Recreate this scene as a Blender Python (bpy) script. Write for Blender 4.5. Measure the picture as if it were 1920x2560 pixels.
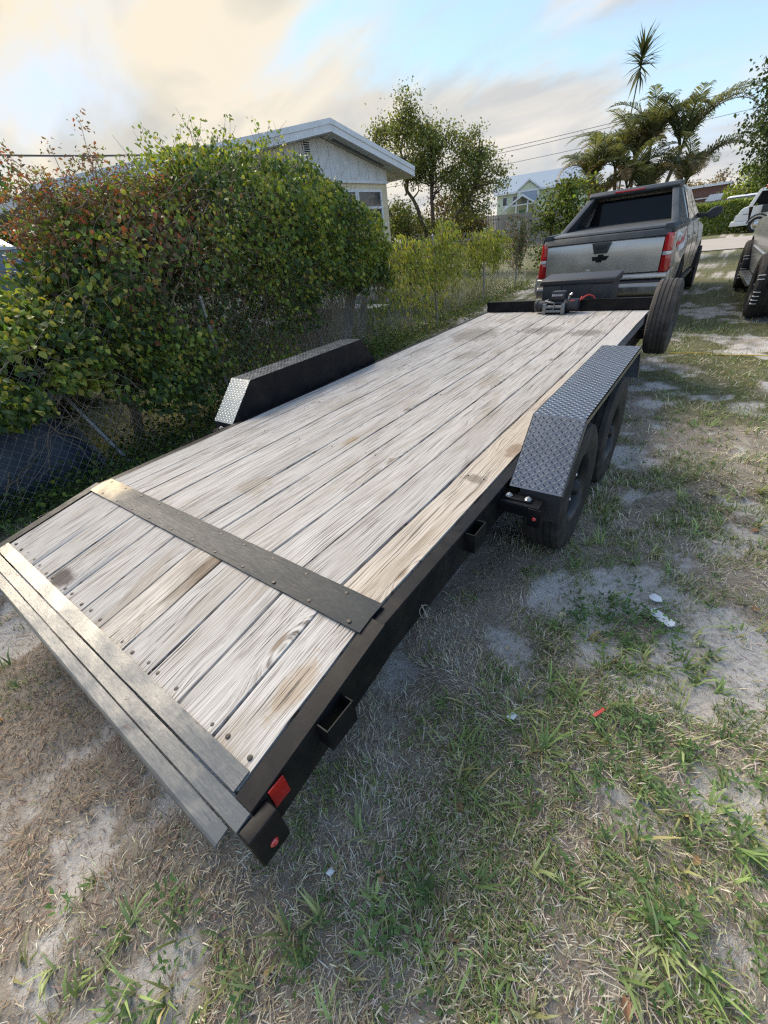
import bpy, bmesh, math, random
import numpy as np
from mathutils import Vector, Matrix
random.seed(7); RNG = np.random.default_rng(11)
for o in list(bpy.data.objects): bpy.data.objects.remove(o)
S = bpy.context.scene
C = S.collection
R = math.radians

# ---------------------------------------------------------------- camera
CAM = Vector((1.7016, -0.653, 1.6182))
cam_d = bpy.data.cameras.new('camera'); cam = bpy.data.objects.new('camera', cam_d); C.objects.link(cam)
_r = Vector((0.80379, 0.58428, -0.11174)); _f = Vector((-0.54049, 0.63892, -0.54744))
_r.normalize(); _f = (_f - _r * _f.dot(_r)).normalized(); _u = _r.cross(_f)
cam.matrix_world = Matrix(((_r.x, _u.x, -_f.x, CAM.x), (_r.y, _u.y, -_f.y, CAM.y), (_r.z, _u.z, -_f.z, CAM.z), (0, 0, 0, 1)))
cam_d.sensor_width = 36; cam_d.lens = 36 * 1018.4 / 2560; cam_d.clip_end = 2000; cam_d.clip_start = 0.05
S.camera = cam

# ---------------------------------------------------------------- world, sun, exposure
SUN_EL, SUN_AZ = R(38), math.atan2(-0.955, 0.295)          # azimuth measured from +Y towards +X
SUN_DIR = Vector((math.sin(SUN_AZ) * math.cos(SUN_EL), math.cos(SUN_AZ) * math.cos(SUN_EL), math.sin(SUN_EL)))
W = bpy.data.worlds.new('World'); S.world = W; W.use_nodes = True
nt = W.node_tree; N = nt.nodes; Lk = nt.links
for n in list(N): N.remove(n)
def wn(t, **k):
    n = N.new(t)
    for a, b in k.items(): setattr(n, a, b)
    return n
out = wn('ShaderNodeOutputWorld'); bg = wn('ShaderNodeBackground'); bg.inputs[1].default_value = 0.12
sky = wn('ShaderNodeTexSky', sky_type='NISHITA', sun_disc=False)
sky.sun_elevation = SUN_EL; sky.sun_rotation = SUN_AZ
sky.altitude = 0; sky.air_density = 1.0; sky.dust_density = 0.6; sky.ozone_density = 1.0
tc = wn('ShaderNodeTexCoord')
sep = wn('ShaderNodeSeparateXYZ'); Lk.new(tc.outputs['Generated'], sep.inputs[0])
def wmath(op, a, b=None, clamp=False):
    m = wn('ShaderNodeMath', operation=op, use_clamp=clamp)
    for i, v in enumerate((a, b)):
        if v is None: continue
        if isinstance(v, (int, float)): m.inputs[i].default_value = v
        else: Lk.new(v, m.inputs[i])
    return m.outputs[0]
den = wmath('ADD', wmath('MAXIMUM', sep.outputs[2], 0.0), 0.42)
comb = wn('ShaderNodeCombineXYZ')
Lk.new(wmath('DIVIDE', sep.outputs[0], den), comb.inputs[0]); Lk.new(wmath('DIVIDE', sep.outputs[1], den), comb.inputs[1])
mp = wn('ShaderNodeMapping'); mp.inputs['Rotation'].default_value = (0, 0, R(62)); mp.inputs['Scale'].default_value = (0.85, 2.1, 1)
mp.inputs['Location'].default_value = (-1.9, 0.7, 0)
Lk.new(comb.outputs[0], mp.inputs[0])
nz = wn('ShaderNodeTexNoise'); nz.inputs['Scale'].default_value = 0.95; nz.inputs['Detail'].default_value = 7; nz.inputs['Roughness'].default_value = 0.58; nz.inputs['Distortion'].default_value = 0.35
Lk.new(mp.outputs[0], nz.inputs['Vector'])
# bank of thin cloud that thickens towards the sun and the horizon
dot = wn('ShaderNodeVectorMath', operation='DOT_PRODUCT'); Lk.new(tc.outputs['Generated'], dot.inputs[0]); dot.inputs[1].default_value = SUN_DIR
sunness = wmath('POWER', wmath('MAXIMUM', wmath('MULTIPLY_ADD', dot.outputs['Value'], 0.5), 0.0), 3.0)
sunness.node.inputs[0].links[0].from_node.inputs[0].links[0].from_node.inputs[2].default_value = 0.5
low = wmath('POWER', wmath('SUBTRACT', 1.0, wmath('MAXIMUM', sep.outputs[2], 0.0), True), 7.0)
cov = wmath('ADD', nz.outputs[0], wmath('ADD', wmath('MULTIPLY', sunness, 0.22), wmath('MULTIPLY', low, 0.40)))
ramp = wn('ShaderNodeValToRGB'); ramp.color_ramp.elements[0].position = 0.575; ramp.color_ramp.elements[1].position = 0.77
ramp.color_ramp.interpolation = 'EASE'
Lk.new(cov, ramp.inputs[0])
ccol = wn('ShaderNodeMix', data_type='RGBA'); ccol.inputs[6].default_value = (2.85, 2.75, 2.63, 1); ccol.inputs[7].default_value = (3.2, 2.8, 2.1, 1)
Lk.new(wmath('POWER', sunness, 2.0), ccol.inputs[0])
nz2 = wn('ShaderNodeTexNoise'); nz2.inputs['Scale'].default_value = 1.7; nz2.inputs['Detail'].default_value = 5; nz2.inputs['Distortion'].default_value = 0.8; Lk.new(mp.outputs[0], nz2.inputs['Vector'])
shade = wn('ShaderNodeMix', data_type='RGBA', blend_type='MULTIPLY'); shade.inputs[0].default_value = 1.0
r2 = wn('ShaderNodeValToRGB'); r2.color_ramp.elements[0].position = .40; r2.color_ramp.elements[0].color = (.70, .76, .85, 1); r2.color_ramp.elements[1].position = .56
Lk.new(nz2.outputs[0], r2.inputs[0]); Lk.new(ccol.outputs[2], shade.inputs[6]); Lk.new(r2.outputs[0], shade.inputs[7])
skyg = wn('ShaderNodeMix', data_type='RGBA', blend_type='MULTIPLY'); skyg.inputs[0].default_value = 1.0; skyg.inputs[7].default_value = (1.06, 1.32, 1.66, 1)
gam = wn('ShaderNodeGamma'); gam.inputs[1].default_value = 0.5; Lk.new(sky.outputs[0], gam.inputs[0]); Lk.new(gam.outputs[0], skyg.inputs[6])
mixw = wn('ShaderNodeMix', data_type='RGBA'); Lk.new(ramp.outputs[0], mixw.inputs[0]); capm = wn('ShaderNodeMix', data_type='RGBA', blend_type='DARKEN'); capm.inputs[0].default_value = 1.0; capm.inputs[7].default_value = (2.5, 3.0, 3.7, 1); Lk.new(skyg.outputs[2], capm.inputs[6]); Lk.new(capm.outputs[2], mixw.inputs[6]); Lk.new(shade.outputs[2], mixw.inputs[7])
Lk.new(mixw.outputs[2], bg.inputs[0]); Lk.new(bg.outputs[0], out.inputs[0])

sl = bpy.data.lights.new('sun', 'SUN'); so = bpy.data.objects.new('sun', sl); C.objects.link(so)
sl.energy = 2.3; sl.angle = R(40); sl.color = (1.0, 0.89, 0.75)
so.rotation_euler = (-SUN_DIR).to_track_quat('-Z', 'Y').to_euler()
S.view_settings.view_transform = 'Standard'; S.view_settings.look = 'None'; S.view_settings.gamma = 1; S.view_settings.exposure = 1.4
S.view_settings.use_curve_mapping = False
S.render.engine = 'CYCLES'
try:
    S.cycles.max_bounces = 4; S.cycles.diffuse_bounces = 2; S.cycles.glossy_bounces = 2; S.cycles.transmission_bounces = 2; S.cycles.transparent_max_bounces = 4; S.cycles.use_denoising = False; S.cycles.use_adaptive_sampling = False
    S.cycles.sample_clamp_indirect = 3; S.cycles.sample_clamp_direct = 8; S.cycles.pixel_filter_type = 'BLACKMAN_HARRIS'; S.cycles.filter_width = 1.3
except Exception: pass

# ---------------------------------------------------------------- helpers
def tag(o, label=None, cat=None, group=None, kind=None):
    if label: o['label'] = label
    if cat: o['category'] = cat
    if group: o['group'] = group
    if kind: o['kind'] = kind
    return o
def thing(name, label, cat, loc=(0, 0, 0), rz=0.0, group=None):
    o = bpy.data.objects.new(name, None); C.objects.link(o); o.location = loc; o.rotation_euler = (0, 0, rz)
    o.empty_display_size = 0.1
    return tag(o, label, cat, group)
def link(name, me, parent=None, m=None):
    o = bpy.data.objects.new(name, me); C.objects.link(o)
    if m is not None and not me.materials: me.materials.append(m)
    if parent is not None: o.parent = parent
    return o
def shade_smooth(me, ang=40):
    me.polygons.foreach_set('use_smooth', np.ones(len(me.polygons), bool))
    if ang < 179: me.set_sharp_from_angle(angle=R(ang))
class MB:
    """collects shapes into one mesh"""
    def __init__(s): s.v = []; s.f = []
    def add(s, vs, fs, M=None):
        b = len(s.v)
        for v in vs: s.v.append(tuple(M @ Vector(v)) if M is not None else tuple(v))
        s.f += [tuple(b + i for i in f) for f in fs]; return s
    def box(s, x0, x1, y0, y1, z0, z1, M=None):
        return s.add([(x0, y0, z0), (x1, y0, z0), (x1, y1, z0), (x0, y1, z0), (x0, y0, z1), (x1, y0, z1), (x1, y1, z1), (x0, y1, z1)],
                     [(3, 2, 1, 0), (4, 5, 6, 7), (0, 1, 5, 4), (1, 2, 6, 5), (2, 3, 7, 6), (3, 0, 4, 7)], M)
    def prism(s, poly, a, b, axis='x', M=None):
        """poly in the two other axes, extruded from a to b along axis"""
        n = len(poly); vs = []
        for t in (a, b):
            for p, q in poly:
                vs.append((t, p, q) if axis == 'x' else (p, t, q) if axis == 'y' else (p, q, t))
        fs = [tuple(range(n - 1, -1, -1)), tuple(range(n, 2 * n))] + [(i, (i + 1) % n, n + (i + 1) % n, n + i) for i in range(n)]
        return s.add(vs, fs, M)
    def tube(s, pts, rad, sides=8, cap=True, M=None):
        pts = [Vector(p) for p in pts]; n = len(pts)
        rads = rad if hasattr(rad, '__len__') else [rad] * n
        vs = []; fs = []; prev = None
        for i, p in enumerate(pts):
            t = (pts[min(i + 1, n - 1)] - pts[max(i - 1, 0)]).normalized()
            if prev is None:
                a = Vector((0, 0, 1)) if abs(t.z) < .9 else Vector((1, 0, 0)); u = t.cross(a).normalized()
            else: u = (prev - t * prev.dot(t)).normalized()
            prev = u; w = t.cross(u)
            for k in range(sides):
                an = 2 * math.pi * k / sides; vs.append(p + (u * math.cos(an) + w * math.sin(an)) * rads[i])
        for i in range(n - 1):
            for k in range(sides):
                k2 = (k + 1) % sides; fs.append((i * sides + k, i * sides + k2, (i + 1) * sides + k2, (i + 1) * sides + k))
        if cap: fs += [tuple(range(sides - 1, -1, -1)), tuple(range((n - 1) * sides, n * sides))]
        return s.add(vs, fs, M)
    def lathe(s, prof, seg=32, axis='x', M=None, close=False):
        """prof: (along axis, radius)"""
        vs = []; fs = []; n = len(prof)
        for a, r in prof:
            for k in range(seg):
                an = 2 * math.pi * k / seg; c, q = r * math.cos(an), r * math.sin(an)
                vs.append((a, c, q) if axis == 'x' else (c, a, q) if axis == 'y' else (c, q, a))
        rng = range(n) if close else range(n - 1)
        for i in rng:
            j = (i + 1) % n
            for k in range(seg):
                k2 = (k + 1) % seg; fs.append((i * seg + k, i * seg + k2, j * seg + k2, j * seg + k))
        return s.add(vs, fs, M)
    def mesh(s, name, bevel=0, seg=2, smooth=None, ang=35):
        me = bpy.data.meshes.new(name); me.from_pydata(s.v, [], s.f)
        bm = bmesh.new(); bm.from_mesh(me)
        bmesh.ops.recalc_face_normals(bm, faces=bm.faces)
        if bevel:
            es = [e for e in bm.edges if len(e.link_faces) == 2 and e.calc_face_angle(0) > R(25)]
            bmesh.ops.bevel(bm, geom=es, offset=bevel, segments=seg, profile=.6, affect='EDGES', clamp_overlap=True)
        bm.to_mesh(me); bm.free()
        if smooth or (smooth is None and bevel): shade_smooth(me, ang)
        return me
    def build(s, name, m, parent=None, bevel=0, seg=2, smooth=None, ang=35):
        return link(name, s.mesh(name, bevel, seg, smooth, ang), parent, m)
def copy_tree(o, parent=None):
    c = o.copy(); C.objects.link(c); c.parent = parent
    for ch in list(o.children): copy_tree(ch, c)
    return c
def np_mesh(name, V, F, col=None, m=None, parent=None, smooth=False):
    """V (n,3), F (k,3 or 4) arrays; col per-vertex rgb"""
    me = bpy.data.meshes.new(name); k, w = F.shape
    me.vertices.add(len(V)); me.vertices.foreach_set('co', np.ascontiguousarray(V, np.float32).ravel())
    me.loops.add(k * w); me.loops.foreach_set('vertex_index', np.ascontiguousarray(F, np.int32).ravel())
    me.polygons.add(k); me.polygons.foreach_set('loop_start', np.arange(0, k * w, w, dtype=np.int32))
    if smooth: me.polygons.foreach_set('use_smooth', np.ones(k, bool))
    if col is not None:
        a = me.color_attributes.new('col', 'FLOAT_COLOR', 'POINT')
        c4 = np.ones((len(V), 4), np.float32); c4[:, :col.shape[1]] = col
        a.data.foreach_set('color', c4.ravel())
    me.update(); me.validate()
    return link(name, me, parent, m)
def unit(a): return a / np.maximum(np.linalg.norm(a, axis=-1, keepdims=True), 1e-9)
# value noise
_H = np.random.default_rng(3).random((256, 256))
def vnoise(x, y):
    x = np.asarray(x, float); y = np.asarray(y, float)
    xi = np.floor(x).astype(int); yi = np.floor(y).astype(int); fx = x - xi; fy = y - yi
    fx = fx * fx * (3 - 2 * fx); fy = fy * fy * (3 - 2 * fy)
    g = lambda a, b: _H[a % 256, b % 256]
    return (g(xi, yi) * (1 - fx) + g(xi + 1, yi) * fx) * (1 - fy) + (g(xi, yi + 1) * (1 - fx) + g(xi + 1, yi + 1) * fx) * fy
def fbm(x, y, o=4):
    s = 0; a = .5; t = 0
    for i in range(o): s = s + a * vnoise(x * 2 ** i + 17.3 * i, y * 2 ** i + 5.1 * i); t += a; a *= .5
    return s / t
def sstep(a, b, x):
    t = np.clip((x - a) / (b - a), 0, 1); return t * t * (3 - 2 * t)
def gz(x, y):
    x = np.asarray(x, float); y = np.asarray(y, float)
    return np.minimum(0.05 * np.maximum(0, -3.6 - x), 1.4) - np.minimum(0.018 * np.maximum(0, y - 13.5), 1.3)

# ---------------------------------------------------------------- materials
class NM:
    def __init__(s, name):
        s.m = bpy.data.materials.new(name); s.m.use_nodes = True; s.t = s.m.node_tree; s.b = s.t.nodes['Principled BSDF']; s.o = s.t.nodes['Material Output']
    def n(s, t, ins=None, **k):
        x = s.t.nodes.new(t)
        for a, b in k.items(): setattr(x, a, b)
        for a, b in (ins or {}).items(): s.set(x.inputs[a], b)
        return x
    def set(s, sock, v):
        if isinstance(v, bpy.types.NodeSocket): s.t.links.new(v, sock)
        else: sock.default_value = v
    def P(s, **k):
        nm = dict(col='Base Color', rough='Roughness', metal='Metallic', spec='Specular IOR Level', normal='Normal', coat='Coat Weight', alpha='Alpha', trans='Transmission Weight', coatr='Coat Roughness', emit='Emission Color', es='Emission Strength', sheen='Sheen Weight')
        for a, b in k.items(): s.set(s.b.inputs[nm[a]], b)
        return s
    def obj(s): return s.n('ShaderNodeTexCoord').outputs['Object']
    def map(s, v, scale=(1, 1, 1), rot=(0, 0, 0), loc=(0, 0, 0)):
        x = s.n('ShaderNodeMapping', {'Scale': scale, 'Rotation': rot, 'Location': loc}); s.set(x.inputs[0], v); return x.outputs[0]
    def noise(s, v, scale=5, detail=4, rough=.55, dist=0.0):
        x = s.n('ShaderNodeTexNoise', {'Scale': scale, 'Detail': detail, 'Roughness': rough, 'Distortion': dist})
        if v is not None: s.set(x.inputs['Vector'], v)
        return x.outputs[0]
    def ramp(s, v, stops, interp='LINEAR'):
        x = s.n('ShaderNodeValToRGB'); x.color_ramp.interpolation = interp; e = x.color_ramp.elements
        while len(e) < len(stops): e.new(.5)
        for q, (p, c) in zip(e, stops):
            q.position = p; q.color = (c, c, c, 1) if isinstance(c, (int, float)) else (*c, 1)
        s.set(x.inputs[0], v); return x.outputs[0]
    def mix(s, f, a, b, mode='MIX'):
        x = s.n('ShaderNodeMix', data_type='RGBA', blend_type=mode); s.set(x.inputs[0], f)
        s.set(x.inputs[6], a if not isinstance(a, tuple) else (*a, 1)); s.set(x.inputs[7], b if not isinstance(b, tuple) else (*b, 1)); return x.outputs[2]
    def math(s, op, a, b=0.0, c=0.0, clamp=False):
        x = s.n('ShaderNodeMath', operation=op, use_clamp=clamp)
        for i, v in enumerate((a, b, c)): s.set(x.inputs[i], v)
        return x.outputs[0]
    def bump(s, h, strength=.3, dist=.01, normal=None):
        x = s.n('ShaderNodeBump', {'Strength': strength, 'Distance': dist, 'Height': h})
        if normal is not None: s.set(x.inputs['Normal'], normal)
        return x.outputs[0]
    def rnd(s): return s.n('ShaderNodeObjectInfo').outputs['Random']
    def sepx(s, v):
        x = s.n('ShaderNodeSeparateXYZ'); s.set(x.inputs[0], v); return x.outputs
    def attr(s, name): return s.n('ShaderNodeAttribute', attribute_name=name).outputs['Color']
def simple(name, col, rough=.5, metal=0.0, var=.15, scale=6, bump=0.0, bscale=60, spec=.5, coat=0.0, dirt=None, dirtamt=.5, dscale=2.5):
    k = NM(name); v = k.obj(); c0 = tuple(max(0, x * (1 - var)) for x in col); c1 = tuple(min(1, x * (1 + var)) for x in col)
    c = k.mix(k.noise(v, scale, 5, .6), c0, c1)
    if dirt: c = k.mix(k.math('MULTIPLY', k.ramp(k.noise(v, dscale, 6, .65, .4), [(.45, 0.0), (.7, 1.0)]), dirtamt), c, dirt)
    rr = k.ramp(k.noise(v, scale * 2.3, 4), [(.3, max(0, rough - .08)), (.7, min(1, rough + .1))])
    k.P(col=c, rough=rr, metal=metal, spec=spec, coat=coat)
    if bump: k.P(normal=k.bump(k.noise(v, bscale, 4, .6), bump, .004))
    return k.m

def wood_mat(name, light, mid, dark, tan, tanamt, stain=0.0):
    k = NM(name); v = k.obj(); rn = k.rnd()
    off = k.n('ShaderNodeCombineXYZ', {0: k.math('MULTIPLY', rn, 7.3), 1: k.math('MULTIPLY', rn, 41.0), 2: k.math('MULTIPLY', rn, 3.1)}).outputs[0]
    va = k.n('ShaderNodeVectorMath', {0: v, 1: off}, operation='ADD').outputs[0]
    # slow wander of the grain
    wob = k.noise(k.map(va, (1.2, .75, 1)), 2.2, 2, .5)
    wx = k.n('ShaderNodeCombineXYZ', {0: k.math('MULTIPLY', k.math('SUBTRACT', wob, .5), .06)}).outputs[0]
    vg = k.n('ShaderNodeVectorMath', {0: va, 1: wx}, operation='ADD').outputs[0]
    # knots: sparse cells that bend the rings
    vk = k.n('ShaderNodeTexVoronoi', {'Vector': k.map(va, (4.6, 1.25, 0.0)), 'Scale': 1.0, 'Randomness': 1.0}, feature='F1')
    kd = vk.outputs['Distance']
    bend = k.math('MULTIPLY', k.ramp(kd, [(0.0, 1.0), (.33, 0.0)], 'EASE'), .055)
    xs = k.sepx(vg)
    ring = k.n('ShaderNodeCombineXYZ', {0: k.math('ADD', xs[0], bend), 1: k.math('MULTIPLY', xs[1], .016), 2: 0.0}).outputs[0]
    wave = k.n('ShaderNodeTexWave', {'Vector': ring, 'Scale': 24.0, 'Distortion': 2.2, 'Detail': 3.0, 'Detail Scale': 2.2, 'Detail Roughness': .6}, wave_type='BANDS', bands_direction='X', wave_profile='SIN').outputs['Fac']
    fine = k.noise(k.map(ring, (260, 190, 1)), 1.0, 3, .55, .1)
    fib = k.noise(k.map(vg, (430, 2.6, 40)), 1.0, 3, .55)
    crack = k.ramp(k.noise(k.map(vg, (110, 1.3, 20)), 1.0, 4, .58, .1), [(.35, 1.0), (.385, 0.0)])
    rings = k.ramp(wave, [(.06, 0.0), (.34, 1.0)])
    g = k.math('MULTIPLY', k.math('ADD', k.math('MULTIPLY', fine, .55), k.math('MULTIPLY', fib, .45)), 1.0)
    c = k.ramp(g, [(.39, dark), (.455, mid), (.53, light)])
    c = k.mix(k.math('MULTIPLY', k.math('SUBTRACT', 1.0, rings), .20), c, tuple(x * .55 for x in mid), 'MIX')
    # weathering: bleached and brown zones
    zone = k.ramp(k.noise(k.map(va, (5.5, 1.3, 1)), 1.0, 5, .6, .6), [(.50, 0.0), (.70, 1.0)])
    c = k.mix(k.math('MULTIPLY', zone, tanamt), c, k.mix(g, tuple(x * .55 for x in tan), tan))
    smear = k.ramp(k.noise(k.map(va, (9, 2.4, 1)), 1.0, 6, .7, 1.0), [(.57, 0.0), (.72, 1.0)])
    c = k.mix(k.math('MULTIPLY', smear, .5 + stain), c, (.14, .105, .075))
    kc = k.ramp(kd, [(.035, 1.0), (.075, 0.0)])
    c = k.mix(k.math('MULTIPLY', kc, .75), c, (.17, .11, .06))
    pos = k.n('ShaderNodeNewGeometry').outputs['Position']; pn = k.noise(pos, 14, 6, .7, .6)
    def blot(cx, cy, sx, sy, col, amt, nz=.8):
        nonlocal c
        q = k.map(pos, (1 / sx, 1 / sy, 0), (0, 0, 0), (-cx / sx, -cy / sy, 0)); d = k.n('ShaderNodeVectorMath', {0: q}, operation='LENGTH').outputs['Value']
        c = k.mix(k.math('MULTIPLY', k.ramp(k.math('ADD', d, k.math('MULTIPLY', k.math('SUBTRACT', pn, .5), nz * 2)), [(.55, 1.0), (1.15, 0.0)]), amt), c, col)
    blot(-.40, -.475, .10, .055, (.055, .038, .032), .85); blot(.02, 1.12, .035, .10, (.30, .22, .12), .7); blot(.93, .98, .07, .05, (.10, .07, .05), .6, 1.2); blot(.98, 1.35, .05, .12, (.20, .12, .07), .6)
    blot(-.55, 4.1, .30, .45, (.20, .18, .155), .75, 1.1); blot(.15, 4.35, .30, .22, (.19, .17, .15), .7, 1.3); blot(.62, 4.25, .22, .18, (.17, .15, .13), .7, 1.3); blot(-.2, 3.2, .16, .20, (.25, .22, .18), .6, 1.2); blot(.35, 2.5, .12, .22, (.30, .26, .20), .55, 1.2); blot(.96, -.30, .05, .13, (.34, .25, .15), .6, .9); blot(-.1, .42, .10, .12, (.30, .24, .17), .5, 1.2); blot(-.5, 1.7, .10, .25, (.28, .25, .21), .5, 1.2)
    c = k.mix(k.math('MULTIPLY', crack, .85), c, (.045, .038, .032))
    c = k.mix(.55, c, k.mix(rn, (.74, .74, .74), (1, .99, .97)), 'MULTIPLY')
    if name == 'tan_plank':
        grey = k.mix(g, (.22, .215, .21), (.66, .655, .64)); fy = k.n('ShaderNodeMapRange', {'Value': k.math('ADD', k.sepx(v)[1], k.math('MULTIPLY', k.math('SUBTRACT', zone, .5), .9)), 'From Min': -.7, 'From Max': .9}).outputs[0]; c = k.mix(k.math('MULTIPLY', fy, .8), c, grey)
    hgt = k.math('SUBTRACT', k.math('ADD', k.math('MULTIPLY', g, .8), k.math('MULTIPLY', rings, .35)), crack)
    k.P(col=c, rough=.78, spec=.25, normal=k.bump(hgt, .40, .003))
    return k.m
M = {}
M['wood'] = wood_mat('weathered_plank', (.555, .535, .505), (.39, .365, .335), (.12, .10, .085), (.40, .33, .25), .6)
M['wood_tan'] = wood_mat('tan_plank', (.62, .56, .48), (.46, .395, .32), (.15, .115, .085), (.44, .345, .235), .7)
M['wood_stained'] = wood_mat('stained_plank', (.62, .58, .52), (.42, .37, .31), (.11, .085, .065), (.22, .155, .10), 1.0, .35)
M['paint'] = simple('black_paint', (.007, .0076, .0095), .42, 0, .3, 9, .05, 120, .16, dirt=(.10, .08, .06), dirtamt=.16, dscale=7)
def worn_glow_plate(name, base, bare, glow_fade, x0, x1, spec=.4, r0=.22, r1=.40):
    """worn, rusty dark paint; brighter metal towards x0 paints in the sunset reflection"""
    k = NM(name); v = k.obj(); x = k.sepx(v)[0]
    keep = k.ramp(x, [(0.0, 0.0), (1.0, 1.0)]); keep.node.inputs[0].links[0]
    keep = k.n('ShaderNodeMapRange', {'Value': x, 'From Min': x0, 'From Max': x1}).outputs[0]  # fade along x: sunset glow put into the colour, on top of worn patches
    n1 = k.noise(v, 5, 7, .6, .6); n2 = k.noise(k.map(v, (1, 9, 1)), 24, 5, .7, .3)
    mask = k.ramp(k.math('ADD', k.math('MULTIPLY', n1, .7), k.math('SUBTRACT', k.math('MULTIPLY', n2, .3), k.math('MULTIPLY', k.math('SUBTRACT', keep, .5), glow_fade))), [(.22, 0.0), (.70, 1.0)])
    rust = k.ramp(k.noise(v, 11, 8, .72, .8), [(.63, 0.0), (.70, 1.0)])
    pits = k.ramp(k.noise(v, 95, 3, .6), [(.66, 0.0), (.72, 1.0)])
    c = k.mix(mask, base, bare); c = k.mix(k.math('MULTIPLY', rust, .55), c, (.10, .045, .022)); c = k.mix(k.math('MULTIPLY', pits, .6), c, (.02, .018, .016))
    met = k.math('MULTIPLY', k.math('MULTIPLY', mask, .85), k.math('SUBTRACT', 1.0, rust))
    rg = k.ramp(n2, [(.3, r0), (.7, r1)])
    k.P(col=c, metal=met, rough=rg, spec=spec, normal=k.bump(k.math('ADD', k.noise(v, 60, 5, .7), k.math('MULTIPLY', k.noise(v, 9, 3), 1.5)), .16, .003))
    return k.m
M['hinge'] = worn_glow_plate('worn_glow_hinge_plate', (.030, .036, .040), (.22, .185, .135), 1.9, -1.45, -.25, .12, .34, .55)  # warm left end is a painted sunset glint; rust and pits are real
M['rear'] = worn_glow_plate('worn_glow_rear_plate', (.105, .114, .12), (.42, .39, .34), .75, -1.3, 1.3, .25, .26, .46)  # left end made more metallic to paint the low sun's glow
M['tread'] = simple('black_tread_plate', (.20, .22, .25), .30, .95, .25, 7, .05, 90, .6, dirt=(.13, .12, .11), dirtamt=.18, dscale=5)
M['lug'] = simple('black_tread_lug', (.075, .083, .096), .45, .6, .25, 30)
M['tread_pale'] = simple('pale_tread_plate', (.62, .58, .50), .30, .9, .15, 20, .15, 70)  # paler metal, used on the left rear slope only
def rubber(name, col, side):
    k = NM(name); v = k.obj()
    c = k.mix(k.ramp(k.noise(v, 9, 6, .65, .4), [(.42, 0.0), (.7, 1.0)]), col, side)
    k.P(col=c, rough=.72, spec=.3, normal=k.bump(k.noise(v, 120, 3), .15, .002)); return k.m
M['rubber'] = rubber('tyre_rubber', (.022, .021, .021), (.055, .050, .046))
M['rubber_dusty'] = rubber('dusty_tyre_rubber', (.038, .034, .031), (.085, .072, .060))
M['rim'] = simple('black_rim', (.018, .019, .021), .38, .2, .3, 8)
M['zinc'] = simple('zinc_bolt', (.62, .63, .62), .32, .95, .1, 40)
M['screw'] = simple('dark_screw', (.045, .040, .036), .5, .6, .3, 200)
M['steel'] = simple('galvanised_steel', (.36, .37, .38), .45, .75, .2, 30, .1, 90, dirt=(.16, .12, .09), dirtamt=.35, dscale=8)
M['red'] = simple('red_reflector', (.42, .006, .008), .18, 0, .15, 60, .2, 260, .7)
M['red_dark'] = simple('dark_red_lens', (.34, .006, .010), .12, 0, .2, 30, 0, 60, .7, 1.0)
M['red_lens'] = simple('red_lens', (.50, .012, .020), .10, 0, .2, 40, .15, 200, .7, 1.0)
M['clear_lens'] = simple('clear_lens', (.62, .62, .64), .12, .3, .2, 60, .2, 200, .7, 1.0)
def carpaint(name, col, dust=(.26, .24, .20), amt=.25, metal=.65):
    k = NM(name); v = k.obj()
    c = k.mix(k.math('MULTIPLY', k.ramp(k.noise(v, 2.2, 6, .65, .5), [(.42, 0.0), (.72, 1.0)]), amt), col, dust)
    k.P(col=c, metal=metal, rough=k.ramp(k.noise(v, 3.0, 5), [(.3, .26), (.7, .42)]), coat=.6, coatr=.12,
        normal=k.bump(k.noise(v, 2.2, 3), .02, .02)); return k.m
M['truck'] = carpaint('grey_green_metallic', (.50, .475, .425), (.42, .39, .33))
M['silver'] = carpaint('silver_metallic', (.31, .325, .34), (.3, .3, .3), .1, .4)
M['whitev'] = carpaint('white_van_paint', (.78, .78, .76), (.55, .52, .46), .3, 0.0)
M['bluegrey'] = carpaint('blue_grey_paint', (.22, .27, .36), (.3, .3, .3), .2, .3)
M['trim'] = simple('dark_plastic_trim', (.030, .036, .040), .42, 0, .25, 8, .05, 120, dirt=(.16, .16, .15), dirtamt=.25)
M['cover'] = simple('grey_bed_cover', (.085, .09, .092), .38, 0, .2, 6, .05, 80, .6)
M['plastic'] = simple('black_plastic', (.028, .028, .031), .5, 0, .2, 8, .12, 240)
M['glass'] = simple('dark_glass', (.004, .005, .006), .06, 0, .2, 3, 0, 60, .22)
M['winglass'] = simple('window_glass', (.035, .042, .05), .05, 0, .3, 3, 0, 60, .9)
M['chrome'] = simple('chrome', (.72, .72, .72), .14, 1.0, .06, 12)
M['bumper'] = simple('dull_bumper_metal', (.30, .29, .265), .30, .85, .12, 5, dirt=(.16, .14, .11), dirtamt=.35)
M['white'] = simple('white_paint', (.78, .79, .80), .5, 0, .06, 4, .05, 50, dirt=(.50, .50, .48), dirtamt=.4)
M['label'] = simple('white_print', (.85, .85, .85), .5, 0, .03, 30)
M['redprint'] = simple('red_print', (.6, .05, .05), .5, 0, .05, 30)
M['stucco'] = simple('cream_stucco', (.76, .65, .44), .85, 0, .06, 6, .12, 60, .2, dirt=(.45, .38, .28), dirtamt=.3)
M['siding'] = simple('white_siding', (.72, .73, .73), .6, 0, .06, 5, 0, 40, .3, dirt=(.40, .40, .38), dirtamt=.45, dscale=5)
M['soffit'] = simple('grey_soffit', (.42, .43, .42), .7, 0, .08, 5)
M['shingle'] = simple('pale_roof', (.55, .56, .57), .8, 0, .15, 14, .3, 60, .2)
M['metalroof'] = simple('grey_metal_roof', (.34, .40, .46), .45, .3, .12, 3, .05, 40)
M['greenwall'] = simple('pale_green_wall', (.68, .72, .50), .8, 0, .06, 3)
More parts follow.
